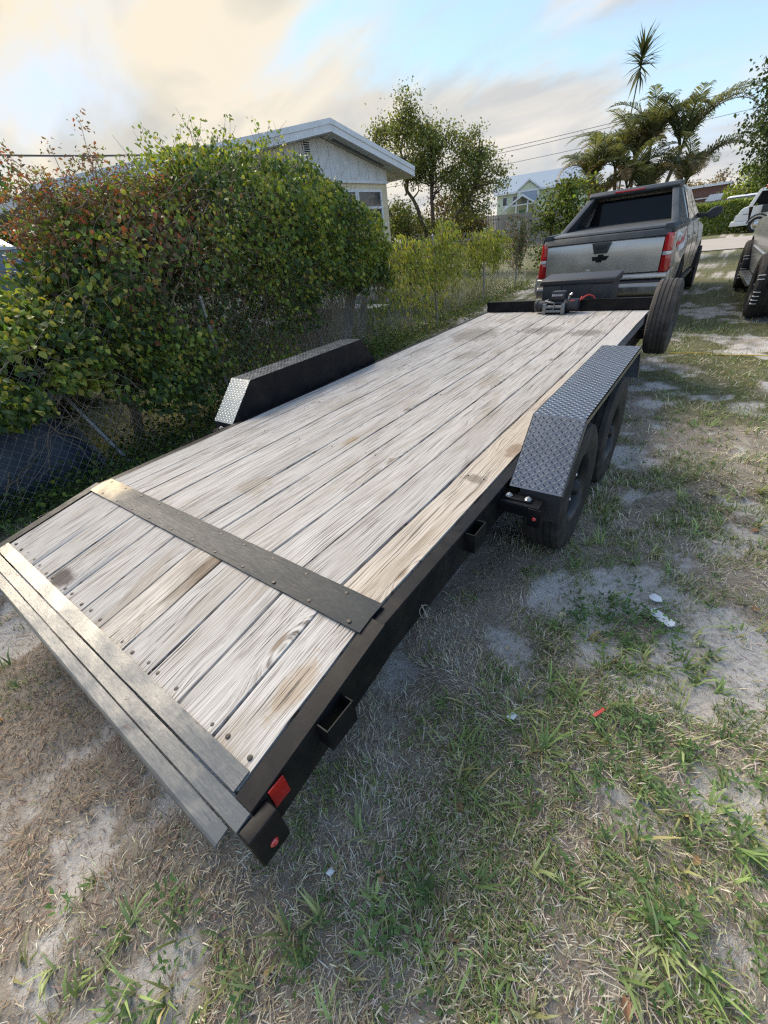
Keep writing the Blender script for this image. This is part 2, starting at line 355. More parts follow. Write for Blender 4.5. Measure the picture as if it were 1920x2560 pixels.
M['teal'] = simple('green_shutter', (.16, .34, .24), .6, 0, .15, 6)
M['picket'] = simple('weathered_picket', (.30, .25, .21), .85, 0, .3, 5, .3, 60, .2)
M['board'] = simple('weathered_board', (.26, .25, .24), .85, 0, .35, 8, .3, 50, .2, dirt=(.10, .08, .06), dirtamt=.5)
M['brick'] = simple('brown_wall', (.16, .085, .065), .85, 0, .3, 20)
M['tarp'] = simple('dark_blue_tarp', (.030, .050, .085), .45, 0, .3, 5, .3, 20)
M['bark'] = simple('bark', (.13, .10, .075), .9, 0, .4, 14, .6, 60, .2)
M['palmbark'] = simple('palm_bark', (.28, .24, .19), .9, 0, .35, 12, .6, 50, .2)
M['twig'] = simple('dry_twig', (.30, .235, .17), .9, 0, .4, 30, 0, 60, .2)
M['wire'] = simple('cable', (.06, .06, .065), .6, 0, .2, 5)
M['redwire'] = simple('red_cable', (.55, .05, .04), .45, 0, .1, 30)
M['rope'] = simple('yellow_cord', (.62, .44, .05), .6, 0, .15, 40)
M['grey_metal'] = simple('winch_metal', (.22, .23, .23), .42, .7, .2, 30)
M['paper'] = simple('white_litter', (.78, .80, .82), .6, 0, .1, 60, .3, 120)
M['dish'] = simple('pale_panel', (.70, .72, .74), .5, 0, .1, 3)
def leafmat(name, trans=.35, rough=.5, spec=.35):
    k = NM(name); a = k.attr('col'); k.P(col=a, rough=rough, spec=spec)
    tr = k.n('ShaderNodeBsdfTranslucent', {'Color': k.mix(1.0, a, (1.25, 1.15, .55), 'MULTIPLY')})
    mx = k.n('ShaderNodeMixShader', {0: trans}); k.t.links.new(k.b.outputs[0], mx.inputs[1]); k.t.links.new(tr.outputs[0], mx.inputs[2])
    k.t.links.new(mx.outputs[0], k.o.inputs[0]); return k.m
M['leaf'] = leafmat('leaf', .44, .45, .4); M['grass'] = leafmat('grass_blade', .25, .6, .25); M['thatch'] = leafmat('dry_thatch', .1, .85, .1)
def groundmat():
    k = NM('sandy_soil'); v = k.obj(); a = k.n('ShaderNodeAttribute', attribute_name='col'); s3 = k.n('ShaderNodeSeparateColor', {0: a.outputs['Color']}).outputs
    n1 = k.noise(v, 2.0, 8, .65, .3); n2 = k.noise(v, 28, 6, .7, .2); n3 = k.noise(v, 240, 3, .7)
    sand = k.mix(n1, (.48, .45, .41), (.62, .59, .55)); sand = k.mix(k.ramp(n2, [(.33, 1.0), (.50, 0.0)]), sand, (.30, .275, .25))
    soil = k.mix(n2, (.17, .14, .11), (.43, .385, .325))
    n4 = k.noise(v, 9, 6, .7, .4)
    f = k.ramp(k.math('ADD', k.math('ADD', s3[0], k.math('MULTIPLY', k.math('SUBTRACT', n2, .5), 1.1)), k.math('MULTIPLY', k.math('SUBTRACT', n4, .5), 1.2)), [(.36, 0.0), (.68, 1.0)])
    c = k.mix(f, sand, soil)
    grn = k.mix(n2, (.055, .068, .022), (.17, .165, .075))
    c = k.mix(k.ramp(k.math('ADD', s3[1], k.math('MULTIPLY', k.math('SUBTRACT', k.noise(v, 1.1, 7, .7, .5), .5), 1.3)), [(.35, 0.0), (.75, .9)]), c, grn)
    c = k.mix(k.ramp(n3, [(.62, 0.0), (.7, .5)]), c, (.06, .05, .04))
    k.P(col=c, rough=.95, spec=.12, normal=k.bump(k.math('ADD', k.math('ADD', k.math('MULTIPLY', n2, 1.0), k.math('MULTIPLY', n3, .4)), k.math('MULTIPLY', n4, 1.4)), .9, .014)); return k.m
M['ground'] = groundmat()
M['road'] = simple('worn_asphalt', (.40, .36, .32), .9, 0, .12, 1.5, .3, 60, .2, dirt=(.28, .25, .22), dirtamt=.4, dscale=.4)

# ---------------------------------------------------------------- ground
def blob(x, y, cx, cy, r): return np.exp(-((x - cx) ** 2 + (y - cy) ** 2) / (r * r))
def cover(x, y):
    """returns (soil/thatch amount, green amount) 0..1"""
    n = fbm(x * 1.9 + 3, y * 1.9 + 8, 5); n2 = fbm(x * 1.3 + 40, y * 1.3 + 21, 5); n3 = fbm(x * 5.2 + 9, y * 5.2 + 77, 4)
    th = sstep(.36, .54, n * .45 + n3 * .55)
    th = th + .55 * blob(x, y, -.35, -1.0, .8) + .4 * blob(x, y, .6, -1.5, .6) + .3 * blob(x, y, 1.3, .35, .5) + .35 * blob(x, y, 1.45, -.6, .8) - .25 * blob(x, y, 2.3, 1.7, .8) - .05 * blob(x, y, 1.95, 1.15, .45) - .2 * blob(x, y, 2.15, .75, .4) - .25 * blob(x, y, -1.2, -.95, .5) - .2 * blob(x, y, 2.35, 3.6, .6) - .25 * blob(x, y, .55, -.95, .2) - .3 * blob(x, y, 1.05, -.75, .22) - .3 * blob(x, y, 1.5, -.42, .2)
    gr = sstep(.40, .58, n2 * .55 + n3 * .45)
    gr = gr + .45 * blob(x, y, 1.75, .55, .5) + .5 * blob(x, y, 2.25, -.1, .6) + .35 * blob(x, y, 2.0, 2.6, .6) + .4 * blob(x, y, 1.9, 4.0, .6) - .75 * blob(x, y, -.35, -1.0, .75) - .5 * blob(x, y, 2.0, 1.25, .35) + .35 * blob(x, y, .95, -1.0, .4)
    gr = gr + .16 * sstep(1.1, 1.6, x); f = sstep(-1.6, -2.6, x); gr = gr * (1 - f) + f * .95; th = th * (1 - f) + f * .9
    far = sstep(3.5, 9, y); gr = gr * (1 - far) + far * sstep(.33, .55, n2 * .65 + n3 * .35); th = th * (1 - far) + far * .45
    beyond = sstep(-3.4, -4.4, x); gr = np.maximum(gr, beyond * .9)
    under = sstep(1.0, .7, np.abs(x)) * sstep(-.3, .1, y) * sstep(5.8, 5.2, y); gr = gr * (1 - .85 * under); th = np.maximum(th, under * .75)
    return np.clip(th, 0, 1), np.clip(gr, 0, 1)
def axis_pts(a, b, d, ext, ratio=1.22):
    p = list(np.arange(a, b + 1e-6, d)); s = d
    lo = [p[0]]; hi = [p[-1]]
    while lo[-1] > -ext: s *= ratio; lo.append(lo[-1] - s)
    s = d
    while hi[-1] < ext: s *= ratio; hi.append(hi[-1] + s)
    return np.array(lo[:0:-1] + p + hi[1:])
gx = axis_pts(-4.6, 4.6, .05, 420); gy = axis_pts(-2.6, 9.0, .05, 420)
GX, GY = np.meshgrid(gx, gy, indexing='ij'); nx, ny = GX.shape
th, gr = cover(GX, GY)
near = sstep(16, 8, np.hypot(GX - 1, GY - 2))
bump_h = (fbm(GX * 3.1, GY * 3.1, 4) - .5) * .07 + (fbm(GX * 11, GY * 11, 3) - .5) * .022 + .018 * (th - .5)
GZ = gz(GX, GY) + near * bump_h - near * .01
idx = np.arange(nx * ny).reshape(nx, ny)
GF = np.stack([idx[:-1, :-1], idx[1:, :-1], idx[1:, 1:], idx[:-1, 1:]], -1).reshape(-1, 4)
gcol = np.stack([th.ravel(), np.where((near > .5) & (GX > -3.1), gr * (.35 + .6 * sstep(2.5, 6.5, np.hypot(GX - CAM.x, GY - CAM.y))), gr).ravel(), th.ravel() * 0], -1)
gnd = np_mesh('ground', np.stack([GX.ravel(), GY.ravel(), GZ.ravel()], -1), GF, gcol, M['ground'], smooth=True)
tag(gnd, kind='structure')
def ground_z(x, y):
    x = np.asarray(x, float); y = np.asarray(y, float); t, g = cover(x, y); nr = sstep(16, 8, np.hypot(x - 1, y - 2))
    return gz(x, y) + nr * ((fbm(x * 3.1, y * 3.1, 4) - .5) * .07 + (fbm(x * 11, y * 11, 3) - .5) * .022 + .018 * (t - .5)) - nr * .01
# road across the far end of the yard
rb = MB(); ry0, ry1 = 23.5, 34.0
ys = np.linspace(ry0, ry1, 6); xs_ = np.linspace(-60, 60, 25); vs = []; fs = []
for i, x in enumerate(xs_):
    for j, y in enumerate(ys): vs.append((x, y + x * .02, float(gz(max(x, -3.6), y)) + (.03 if x > -3.7 else .03)))
for i in range(len(xs_) - 1):
    for j in range(len(ys) - 1):
        a = i * len(ys) + j; fs.append((a, a + len(ys), a + len(ys) + 1, a + 1))
rb.add(vs, fs); tag(rb.build('road', M['road']), kind='structure')
lb = MB()
for i in range(len(xs_) - 1):
    q = []
    for x, y in ((xs_[i], ry0 + .45), (xs_[i + 1], ry0 + .45), (xs_[i + 1], ry0 + .60), (xs_[i], ry0 + .60)): q.append((x, y + x * .02, float(gz(max(x, -3.6), y)) + .036))
    lb.add(q, [(0, 1, 2, 3)])
tag(lb.build('road_edge_line', M['white']), kind='structure')

# ---------------------------------------------------------------- grass, thatch, weeds
def blades(P, az, L, l1, l2, w, cb, ct):
    d = np.stack([np.cos(az), np.sin(az), 0 * az], -1); sd = np.stack([-np.sin(az), np.cos(az), 0 * az], -1); z = np.array([0, 0, 1.])
    L = L[:, None]; w = w[:, None]
    m = P + L * .5 * (np.sin(l1)[:, None] * d + np.cos(l1)[:, None] * z)
    t = m + L * .5 * (np.sin(l2)[:, None] * d + np.cos(l2)[:, None] * z)
    V = np.stack([P - sd * w * .5, P + sd * w * .5, m - sd * w * .45, m + sd * w * .45, t], 1).reshape(-1, 3)
    b = np.arange(len(P))[:, None] * 5
    F = np.concatenate([b + [0, 1, 3], b + [0, 3, 2], b + [2, 3, 4]], 1).reshape(-1, 3)
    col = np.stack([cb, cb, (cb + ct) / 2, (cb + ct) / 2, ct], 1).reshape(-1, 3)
    return V, F, col
def scatter(n, rmin, rmax, a0=-R(140), a1=R(140), power=1.0):
    """points round the viewer's feet, thinning with distance"""
    u = RNG.random(n); r = (rmin ** power + u * (rmax ** power - rmin ** power)) ** (1 / power)
    a = RNG.uniform(a0, a1, n) + 0.70
    return CAM.x - .1 - np.sin(a) * r, CAM.y - .1 + np.cos(a) * r
def pick(n, pal, jit=.18):
    pal = np.array(pal); c = pal[RNG.integers(0, len(pal), n)]
    return np.clip(c * (1 + RNG.normal(0, jit, (n, 1))) * (1 + RNG.normal(0, jit * .3, (n, 3))), .004, .9)
TH = [(.72, .65, .51), (.56, .48, .36), (.80, .74, .60), (.36, .29, .21), (.64, .57, .44), (.28, .21, .15), (.46, .45, .26), (.50, .46, .38)]
RB = [(.34, .25, .175), (.42, .32, .23), (.26, .185, .13), (.52, .41, .29)]
GRN = [(.21, .31, .09), (.26, .35, .115), (.165, .25, .08), (.33, .39, .15), (.125, .195, .07), (.40, .40, .18)]
def blocked(x, y): return (np.abs(x) < .95) & (y > .6) & (y < 5.5)
parts = []
for n, r0, r1, pw in ((330000, .15, 3.4, 1.55), (150000, 2.6, 8.5, 1.2)):
    x, y = scatter(n, r0, r1, power=pw); t, g = cover(x, y)
    keep = RNG.random(n) < np.clip(t * 1.05 - .08, .20, 1) * np.where(blocked(x, y), .2, 1); x, y, t, g = x[keep], y[keep], t[keep], g[keep]; k = len(x)
    rb_ = np.clip(blob(x, y, -.35, -1.0, 1.0) * 1.3, 0, 1)
    c = np.where((RNG.random(k) < rb_)[:, None], pick(k, RB), pick(k, TH))
    sc = 1 if r0 < 1 else 1.9
    L = (.008 + .055 * RNG.random(k) ** 2.0) * sc; az = 12 * fbm(x * 2.2, y * 2.2, 3) + RNG.normal(0, .9, k)
    P = np.stack([x, y, ground_z(x, y) - .002 + RNG.random(k) * .006], -1)
    l1 = RNG.uniform(.5, 1.5, k); parts.append(blades(P, az, L, l1, l1 + RNG.uniform(-.2, .9, k), RNG.uniform(.0012, .0036, k) * sc, c * .85, c))
def merge(parts):
    o = 0; Vs = []; Fs = []; Cs = []
    for V, F, c in parts: Vs.append(V); Fs.append(F + o); Cs.append(c); o += len(V)
    return np.concatenate(Vs), np.concatenate(Fs), np.concatenate(Cs)
V, F, c = merge(parts)
tag(np_mesh('dry_thatch', V, F, c, M['thatch']), 'dry tan thatch of dead grass over sandy soil', 'dead grass', kind='stuff')
parts = []
for n, r0, r1, pw, sc, dn in ((250000, .15, 3.4, 1.5, 1.0, 1.0), (260000, 2.6, 9.0, 1.2, 1.5, 1.0), (110000, 7.5, 24., 1.1, 2.6, 1.0)):
    x, y = scatter(n, r0, r1, power=pw); t, g = cover(x, y); clump = fbm(x * 7, y * 7, 2)
    keep = RNG.random(n) < np.clip((g - .15) * 1.05, .01, 1) * sstep(.36, .56, clump) * np.where(blocked(x, y), .1, 1) * np.where(y > 23, 0, 1); x, y = x[keep], y[keep]; k = len(x)
    c = pick(k, GRN); dry = RNG.random(k) < .16; c[dry] = pick(int(dry.sum()), TH)
    L = RNG.uniform(.018, .055, k) * sc; az = RNG.uniform(0, 6.283, k); l1 = np.abs(RNG.normal(.45, .35, k))
    P = np.stack([x, y, ground_z(x, y) - .003], -1)
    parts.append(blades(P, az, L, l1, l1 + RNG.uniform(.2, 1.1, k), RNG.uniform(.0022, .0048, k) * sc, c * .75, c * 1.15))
V, F, c = merge(parts)
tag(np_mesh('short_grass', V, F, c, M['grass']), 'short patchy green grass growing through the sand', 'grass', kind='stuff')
# broad-bladed crabgrass tufts
parts = []
nT = 760; tx, ty = scatter(nT * 4, .2, 4.6, power=1.35); t, g = cover(tx, ty); kk = (RNG.random(len(tx)) < g * 1.0) & ~((np.abs(tx) < 1.15) & (ty > -.75) & (ty < 6)); tx, ty = tx[kk][:nT], ty[kk][:nT]
hx, hy = np.array([1.75, 1.9, 1.68, 2.1, 2.3, 2.05, 1.2, 1.0, 1.45, 1.28, 2.4, 1.85, .7, 1.62, 2.2]), np.array([.85, .62, .42, .25, .0, -.2, -.55, -.85, -.62, .1, .5, -.45, -1.15, .05, 1.2])
tx = np.concatenate([tx, (hx[:, None] + RNG.normal(0, .10, (15, 9))).ravel()]); ty = np.concatenate([ty, (hy[:, None] + RNG.normal(0, .10, (15, 9))).ravel()])
for x0, y0 in zip(tx, ty):
    if abs(x0) < 1.15 and -.75 < y0 < 6: continue
    k = RNG.integers(5, 13); base = RNG.uniform(.04, .125) ; a0 = RNG.uniform(0, 6.28)
    az = a0 + RNG.normal(0, 1.1, k); l1 = np.abs(RNG.normal(.75, .3, k)); cc = pick(1, [(.24, .34, .12), (.30, .40, .155), (.19, .28, .10), (.38, .42, .19)], .12)
    c = np.clip(cc * (1 + RNG.normal(0, .14, (k, 1))), .01, .6)
    if RNG.random() < .2: c = pick(k, [(.46, .40, .20), (.32, .32, .13), (.19, .25, .09)])
    P = np.tile([x0, y0, float(ground_z(x0, y0)) - .004], (k, 1)) + RNG.normal(0, .012, (k, 3)) * [1, 1, 0]
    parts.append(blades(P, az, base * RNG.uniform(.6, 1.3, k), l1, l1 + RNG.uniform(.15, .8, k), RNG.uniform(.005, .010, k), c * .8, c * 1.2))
V, F, c = merge(parts)
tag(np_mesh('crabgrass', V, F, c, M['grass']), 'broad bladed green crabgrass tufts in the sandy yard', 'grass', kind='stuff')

# leaves: template of a folded leaf, 6 triangles
LT = np.array([(0, 0, 0), (.28, -.42, .10), (.28, .42, .10), (.66, -.30, .06), (.66, .30, .06), (1, 0, -.10), (.42, 0, -.03)])
LF = np.array([(0, 1, 6), (1, 3, 6), (3, 5, 6), (5, 4, 6), (4, 2, 6), (2, 0, 6)])
LT4 = np.array([(0, 0, 0), (.42, -.5, .10), (.42, .5, .10), (1, 0, -.06)]); LF4 = np.array([(0, 1, 3), (0, 3, 2)])
def leaves(P, D, Nn, size, width, col, lo=False):
    T, Fc = (LT4, LF4) if lo else (LT, LF)
    D = unit(D); B = unit(np.cross(Nn, D)); Nn = np.cross(D, B); s = size[:, None, None]
    V = P[:, None, :] + s * (T[None, :, 0:1] * D[:, None, :] + T[None, :, 1:2] * width[:, None, None] * B[:, None, :] + T[None, :, 2:3] * Nn[:, None, :])
    n = len(T); F = (np.arange(len(P))[:, None, None] * n + Fc[None]).reshape(-1, 3)
    c = np.repeat(col[:, None, :], n, 1)
    return V.reshape(-1, 3), F, c.reshape(-1, 3)
# broadleaf weeds
parts = []
wx_ = np.concatenate([RNG.normal(1.72, .16, 45), RNG.normal(1.95, .2, 40), RNG.normal(2.2, .22, 45), RNG.normal(.95, .2, 18), RNG.normal(1.3, .25, 25), RNG.uniform(1.3, 3.4, 60)])
wy_ = np.concatenate([RNG.normal(.95, .12, 45), RNG.normal(.45, .14, 40), RNG.normal(-.05, .2, 45), RNG.normal(-.95, .15, 18), RNG.normal(-.55, .15, 25), RNG.uniform(-.6, 4, 60)])
for x0, y0 in zip(wx_, wy_):
    if abs(x0) < 1.12 and y0 > -.8: continue
    k = RNG.integers(10, 22); az = RNG.uniform(0, 6.28, k); el = RNG.uniform(.0, .9, k); h = RNG.uniform(.0, .05, k)
    D = np.stack([np.cos(az) * np.cos(el), np.sin(az) * np.cos(el), np.sin(el)], -1); P = np.stack([x0 + np.cos(az) * h * .5 + RNG.normal(0, .012, k), y0 + np.sin(az) * h * .5 + RNG.normal(0, .012, k), float(ground_z(x0, y0)) + h], -1)
    c = np.clip(pick(1, [(.14, .25, .085), (.18, .29, .105), (.115, .195, .07)], .1) * (1 + RNG.normal(0, .15, (k, 1))), .01, .5)
    parts.append(leaves(P, D, np.tile([0, 0, 1.], (k, 1)), RNG.uniform(.012, .030, k), RNG.uniform(.4, .6, k), c))
V, F, c = merge(parts)
tag(np_mesh('broadleaf_weeds', V, F, c, M['leaf']), 'low broadleaf weeds scattered through the yard grass', 'weeds', kind='stuff')
# dead leaves lying about
k = 90; x, y = scatter(k * 3, .3, 4.0, power=1.3); kk = ~((np.abs(x) < 1.2) & (y > -.75)); x, y = x[kk][:k], y[kk][:k]; k = len(x); az = RNG.uniform(0, 6.28, k)
D = np.stack([np.cos(az), np.sin(az), RNG.normal(0, .15, k)], -1); P = np.stack([x, y, ground_z(x, y) + .012], -1)
V, F, c = leaves(P, D, unit(np.stack([RNG.normal(0, .3, k), RNG.normal(0, .3, k), np.ones(k)], -1)), RNG.uniform(.03, .06, k), RNG.uniform(.5, .8, k), pick(k, [(.42, .30, .16), (.50, .40, .26), (.30, .18, .09), (.55, .47, .34)]))
tag(np_mesh('leaf_litter', V, F, c, M['thatch']), 'scattered dead tan leaves lying on the sand', 'leaf litter', kind='stuff')

# ---------------------------------------------------------------- trailer
H = .6029; TL = .5716; SL = .0957 / TL                       # deck height, tail length, tail slope
def tail_z(y): return H + SL * y
tr = thing('flatbed_trailer', 'long black car hauler trailer with weathered white plank deck', 'trailer')
HW = 1.025; PW = .1864
def plank_mesh(name, w, y0, y1, t, tail=False, seed=0):
    rr = np.random.default_rng(seed); ny = max(3, int((y1 - y0) / .22)); yy = np.linspace(y0, y1, ny + 1)
    prof = [(-.5, -1), (.5, -1), (.5, -.03), (.496, 0), (.25, .02), (-.25, .02), (-.496, 0), (-.5, -.03)]
    vs = []; fs = []; n = len(prof); yc = (y0 + y1) / 2
    for i, y in enumerate(yy):
        e = rr.normal(0, .0011); dz = rr.normal(0, .0012)
        for a, b in prof:
            z = b * t if b < 0 else b * t * .12
            vs.append((a * w + e, y - yc + (rr.normal(0, .003) if i in (0, ny) else 0), z + dz + (SL * (y - yc) if tail else 0)))
    for i in range(ny):
        for k in range(n): k2 = (k + 1) % n; fs.append((i * n + k, i * n + k2, (i + 1) * n + k2, (i + 1) * n + k))
    fs += [tuple(range(n - 1, -1, -1)), tuple(range(ny * n, ny * n + n))]
    me = bpy.data.meshes.new(name); me.from_pydata(vs, [], fs); bm = bmesh.new(); bm.from_mesh(me); bmesh.ops.recalc_face_normals(bm, faces=bm.faces); bm.to_mesh(me); bm.free()
    shade_smooth(me, 40); return me, yc
seams = [-1.025, -.847, -.658, -.468, -.269, -.083, .056 + .035, .262, .449, .640, .842, 1.025]
for i in range(11):
    a, b = seams[i], seams[i + 1]; gap = (.008, .005, .012, .009, .006, .011, .013, .008, .012, .012, .010)[i]
    me, yc = plank_mesh('plank', b - a - gap, .012, 5.515, .04, seed=i)
    o = link('plank', me, tr, M['wood_tan'] if i == 10 else M['wood']); o.location = ((a + b) / 2, yc, H + random.uniform(-.002, .0015))
    if i == 10: o['label'] = 'tan brown outermost deck plank, less bleached than the rest'
tseams = [-1.025, -.84, -.66, -.48, -.264, -.083, .092, .285, .473, .662, .848, 1.022]
for i in range(11):
    a, b = tseams[i], tseams[i + 1]
    me, yc = plank_mesh('plank', b - a - (.007, .005, .012, .009, .013, .010, .007, .010, .012, .011, .008)[i], -.565, -.004, .04, True, 40 + i)
    o = link('plank', me, tr, M['wood_stained'] if i == 6 else M['wood']); o.location = ((a + b) / 2, yc, tail_z(yc) + random.uniform(-.0015, .001))
    if i == 6: o['label'] = 'tail plank stained with a dark brown streak'
# hinge plate, bent over the break between deck and tail
def sheet(prof, x0, x1, t, nx=24, wob=.0015, seed=1):
    """bent strip: profile (y,z), thickness t downwards"""
    rr = np.random.default_rng(seed); mb = MB(); vs = []; n = len(prof); fs = []
    for i in range(nx + 1):
        x = x0 + (x1 - x0) * i / nx
        for y, z in prof: vs.append((x, y + rr.normal(0, wob * .5), z + rr.normal(0, wob)))
        for y, z in prof[::-1]: vs.append((x, y, z - t))
    m = 2 * n
    for i in range(nx):
        for k in range(m): k2 = (k + 1) % m; fs.append((i * m + k, i * m + k2, (i + 1) * m + k2, (i + 1) * m + k))
    fs += [tuple(range(m - 1, -1, -1)), tuple(range(nx * m, nx * m + m))]
    return mb.add(vs, fs)
hp = sheet([(-.064, tail_z(-.064) + .009), (-.01, tail_z(-.01) + .010), (.004, H + .010), (.066, H + .009)], -1.03, 1.035, .006, 30, .0008).build('hinge_plate', M['hinge'], tr, smooth=True, ang=8)
sm_b = MB(); sm_b.lathe([(-.004, .0001), (-.004, .0085), (.0018, .0075), (.0024, .005), (.0020, .0001)], 10, 'z'); screw_me = sm_b.mesh('screw', smooth=True); screw_me.materials.append(M['screw'])
def screws(pts, parent, rx=0, sc=1.0):
    for p in pts: o = link('screw', screw_me, parent); o.location = p; o.rotation_euler.x = rx; o.scale = (sc, sc, 1)
screws([(a + .05, .045, H + .009) for a in seams[:-1]] + [(a + .13, -.046, tail_z(-.046) + .009) for a in tseams[:-1]], hp)
tsc = []
for i in range(11):
    a, b = tseams[i], tseams[i + 1]
    for q in (.2, .8): tsc.append((a + (b - a) * q + random.uniform(-.012, .012), -.495 + random.uniform(-.008, .008), tail_z(-.495) - .0005))
screws(tsc, tr, math.atan(SL))
msc = []
for i in range(11):
    for y in (1.0, 2.05, 3.1):
        for q in (.25, .75):
            if random.random() < .45: msc.append((seams[i] + PW * q + random.uniform(-.01, .01), y + random.uniform(-.015, .015), H - .0012))
screws(msc, tr, 0, .55)
# rear plates
sheet([(-.572, tail_z(-.572) + .008), (-.518, tail_z(-.518) + .008)], -1.03, 1.018, .006, 24, .0007, 3).build('rear_strip', M['rear'], tr, smooth=True, ang=20)
sheet([(-.622, tail_z(-.622) + .001), (-.578, tail_z(-.578) + .001)], -1.088, 1.088, .10, 24, .0004, 4).build('rear_channel', M['rear'], tr, smooth=True, ang=20)
sheet([(-.672, .455), (-.668, tail_z(-.66) - .010), (-.662, tail_z(-.66) - .004), (-.627, tail_z(-.627) - .003)], -1.06, 1.06, .007, 24, .0005, 5).build('rear_lip', M['rear'], tr, smooth=True, ang=30)
# side rails: main deck and tail, top flange just below the planks
for s in (-1, 1):
    rl = MB(); a, b = sorted((s * 1.030, s * 1.083)); wA, wB = sorted((s * 1.076, s * 1.083))
    rl.box(a, b, .004, 5.60, H - .012, H - .004); rl.box(wA, wB, .004, 5.60, H - .155, H - .012); rl.box(a, b, .004, 5.60, H - .163, H - .155)
    rl.build('side_rail', M['paint'], tr, .0015, 1)
    t2 = MB(); z0, z1 = tail_z(-.576), tail_z(0); p = lambda dz0, dz1: [(-.576, z0 + dz0), (0.0, z1 + dz0), (0.0, z1 + dz1), (-.576, z0 + dz1)]
    a, b = sorted((s * 1.027, s * 1.090)); wA, wB = sorted((s * 1.082, s * 1.090))
    t2.prism(p(-.012, .0), a, b); t2.prism(p(-.155, -.012), wA, wB)
    o = t2.build('tail_rail', M['rear'] if False else M['paint'], tr, .0015, 1)
    fl = MB(); a, b = sorted((s * 1.0285, s * 1.0892)); fl.prism(p(.0015, .0035), a, b); fl.build('rail_cap', M['paint'], o)
    # stake pockets
    for yy, tl in ((.625, 0), (-.285, 1), (1.02 - 1.5, 2), (3.75, 0), (4.55, 0)):
        if tl == 2: continue
        z = (tail_z(yy) if tl else H) - .012; xo = 1.0915 if tl else 1.0845; k = MB()
        for A in ((xo, xo + .044, yy - .055, yy - .050), (xo, xo + .044, yy + .050, yy + .055), (xo + .039, xo + .044, yy - .050, yy + .050)):
            x0, x1 = sorted((s * A[0], s * A[1])); k.box(x0, x1, A[2], A[3], z - .095, z)
        k.build('stake_pocket', M['paint'], tr, .001, 1)
    # reflector and lamp box by the rear corner
    k = MB(); x0, x1 = sorted((s * 1.0915, s * 1.097)); k.box(x0, x1, -.524, -.474, .432, .514); k.build('reflector', M['red'], tr, .002, 2)
    k = MB(); x0, x1 = sorted((s * 1.091, s * 1.135)); k.box(x0, x1, -.622, -.532, .355, .500); lb_ = k.build('lamp_box', M['paint'], tr, .008, 3)
    k = MB(); k.lathe([(0, .0001), (.004, .008), (0, .0125), (-.004, .0125)], 16, 'x', Matrix.Translation((s * 1.1362, -.575, .405))); k.build('marker_lens', M['red_lens'], lb_, smooth=True)
# under-structure
for s in (-1, 1):
    k = MB(); x0, x1 = sorted((s * .42, s * .47)); k.box(x0, x1, -.5, 6.0, H - .20, H - .085); k.build('main_beam', M['paint'], tr, .002, 1)
for y in np.arange(.05, 5.6, .61):
    MB().box(-1.07, 1.07, y - .02, y + .02, H - .11, H - .046).build('crossmember', M['paint'], tr)
for y in (-.12, -.45):
    MB().box(-1.07, 1.07, y - .02, y + .02, tail_z(y) - .125, tail_z(y) - .052).build('crossmember', M['paint'], tr)
# front rail, tongue
fr = MB(); fr.prism([(5.525, H + .004), (5.525, H + .125), (5.518, H + .134), (5.565, H + .134), (5.575, H + .126), (5.575, H - .15), (5.567, H - .15), (5.567, H + .127), (5.532, H + .127), (5.532, H + .004)], -1.045, 1.045); fr.build('front_rail', M['paint'], tr, .0015, 1)
for s in (-1, 1):
    k = MB(); k.tube([(s * .95, 5.5, .50), (s * .10, 6.95, .50)], .055, 4); k.build('tongue_beam', M['paint'], tr)
k = MB(); k.box(-.06, .06, 6.9, 7.2, .47, .56); k.lathe([(-.06, .06), (.04, .07), (.06, .05), (.07, .001)], 12, 'z', Matrix.Translation((0, 7.22, .53))); k.build('coupler', M['paint'], tr, .006)
k = MB(); k.tube([(-.02, 6.75, .15), (-.02, 6.75, .95)], .03, 12); k.box(-.10, .06, 6.68, 6.82, .10, .15); k.build('tongue_jack', M['steel'], tr)
# pin ring hanging on the side
k = MB(); an = np.linspace(0, 2 * math.pi, 22); k.tube([(1.094 + .006 * math.sin(2 * q), .215 + .022 * math.cos(q), .468 + .030 * math.sin(q)) for q in an], .0016, 6); k.tube([(1.08, .222, .495), (1.105, .218, .440)], .0025, 6); k.build('pin_ring', M['steel'], tr)

# wheels
def tyre_mesh(r, w, rim_r, tread='rib', seg=56):
    h = w / 2; prof = [(-h * .78, rim_r), (-h * .98, rim_r + (r - rim_r) * .30), (-h, rim_r + (r - rim_r) * .55), (-h * .95, r - .030), (-h * .86, r - .010)]
    if tread == 'rib':
        g = .007
        for c in (-.52, -.18, .18, .52): prof += [(h * (c - .055), r - .001), (h * (c - .04), r - g), (h * (c + .04), r - g), (h * (c + .055), r - .001)]
    prof += [(h * .86, r - .010), (h * .95, r - .030), (h, rim_r + (r - rim_r) * .55), (h * .98, rim_r + (r - rim_r) * .30), (h * .78, rim_r)]
    k = MB(); k.lathe(prof, seg, 'x')
    if tread == 'block':
        for i in range(44):
            an = 2 * math.pi * i / 44
            for x0, x1, sk in ((-h * .98, -h * .52, .05), (-h * .42, -h * .04, -.03), (h * .04, h * .42, .03), (h * .52, h * .98, -.05)):
                Mx = Matrix.Rotation(an + (0 if x0 * x1 > 0 and abs(x0) > h * .45 else .07), 4, 'X')
                k.box(x0, x1, -.022, .022, r - .014, r + .004 - (.010 if abs(x0 + x1) > h * 1.2 else 0), Mx)
    return k.mesh('tyre', smooth=True, ang=30)
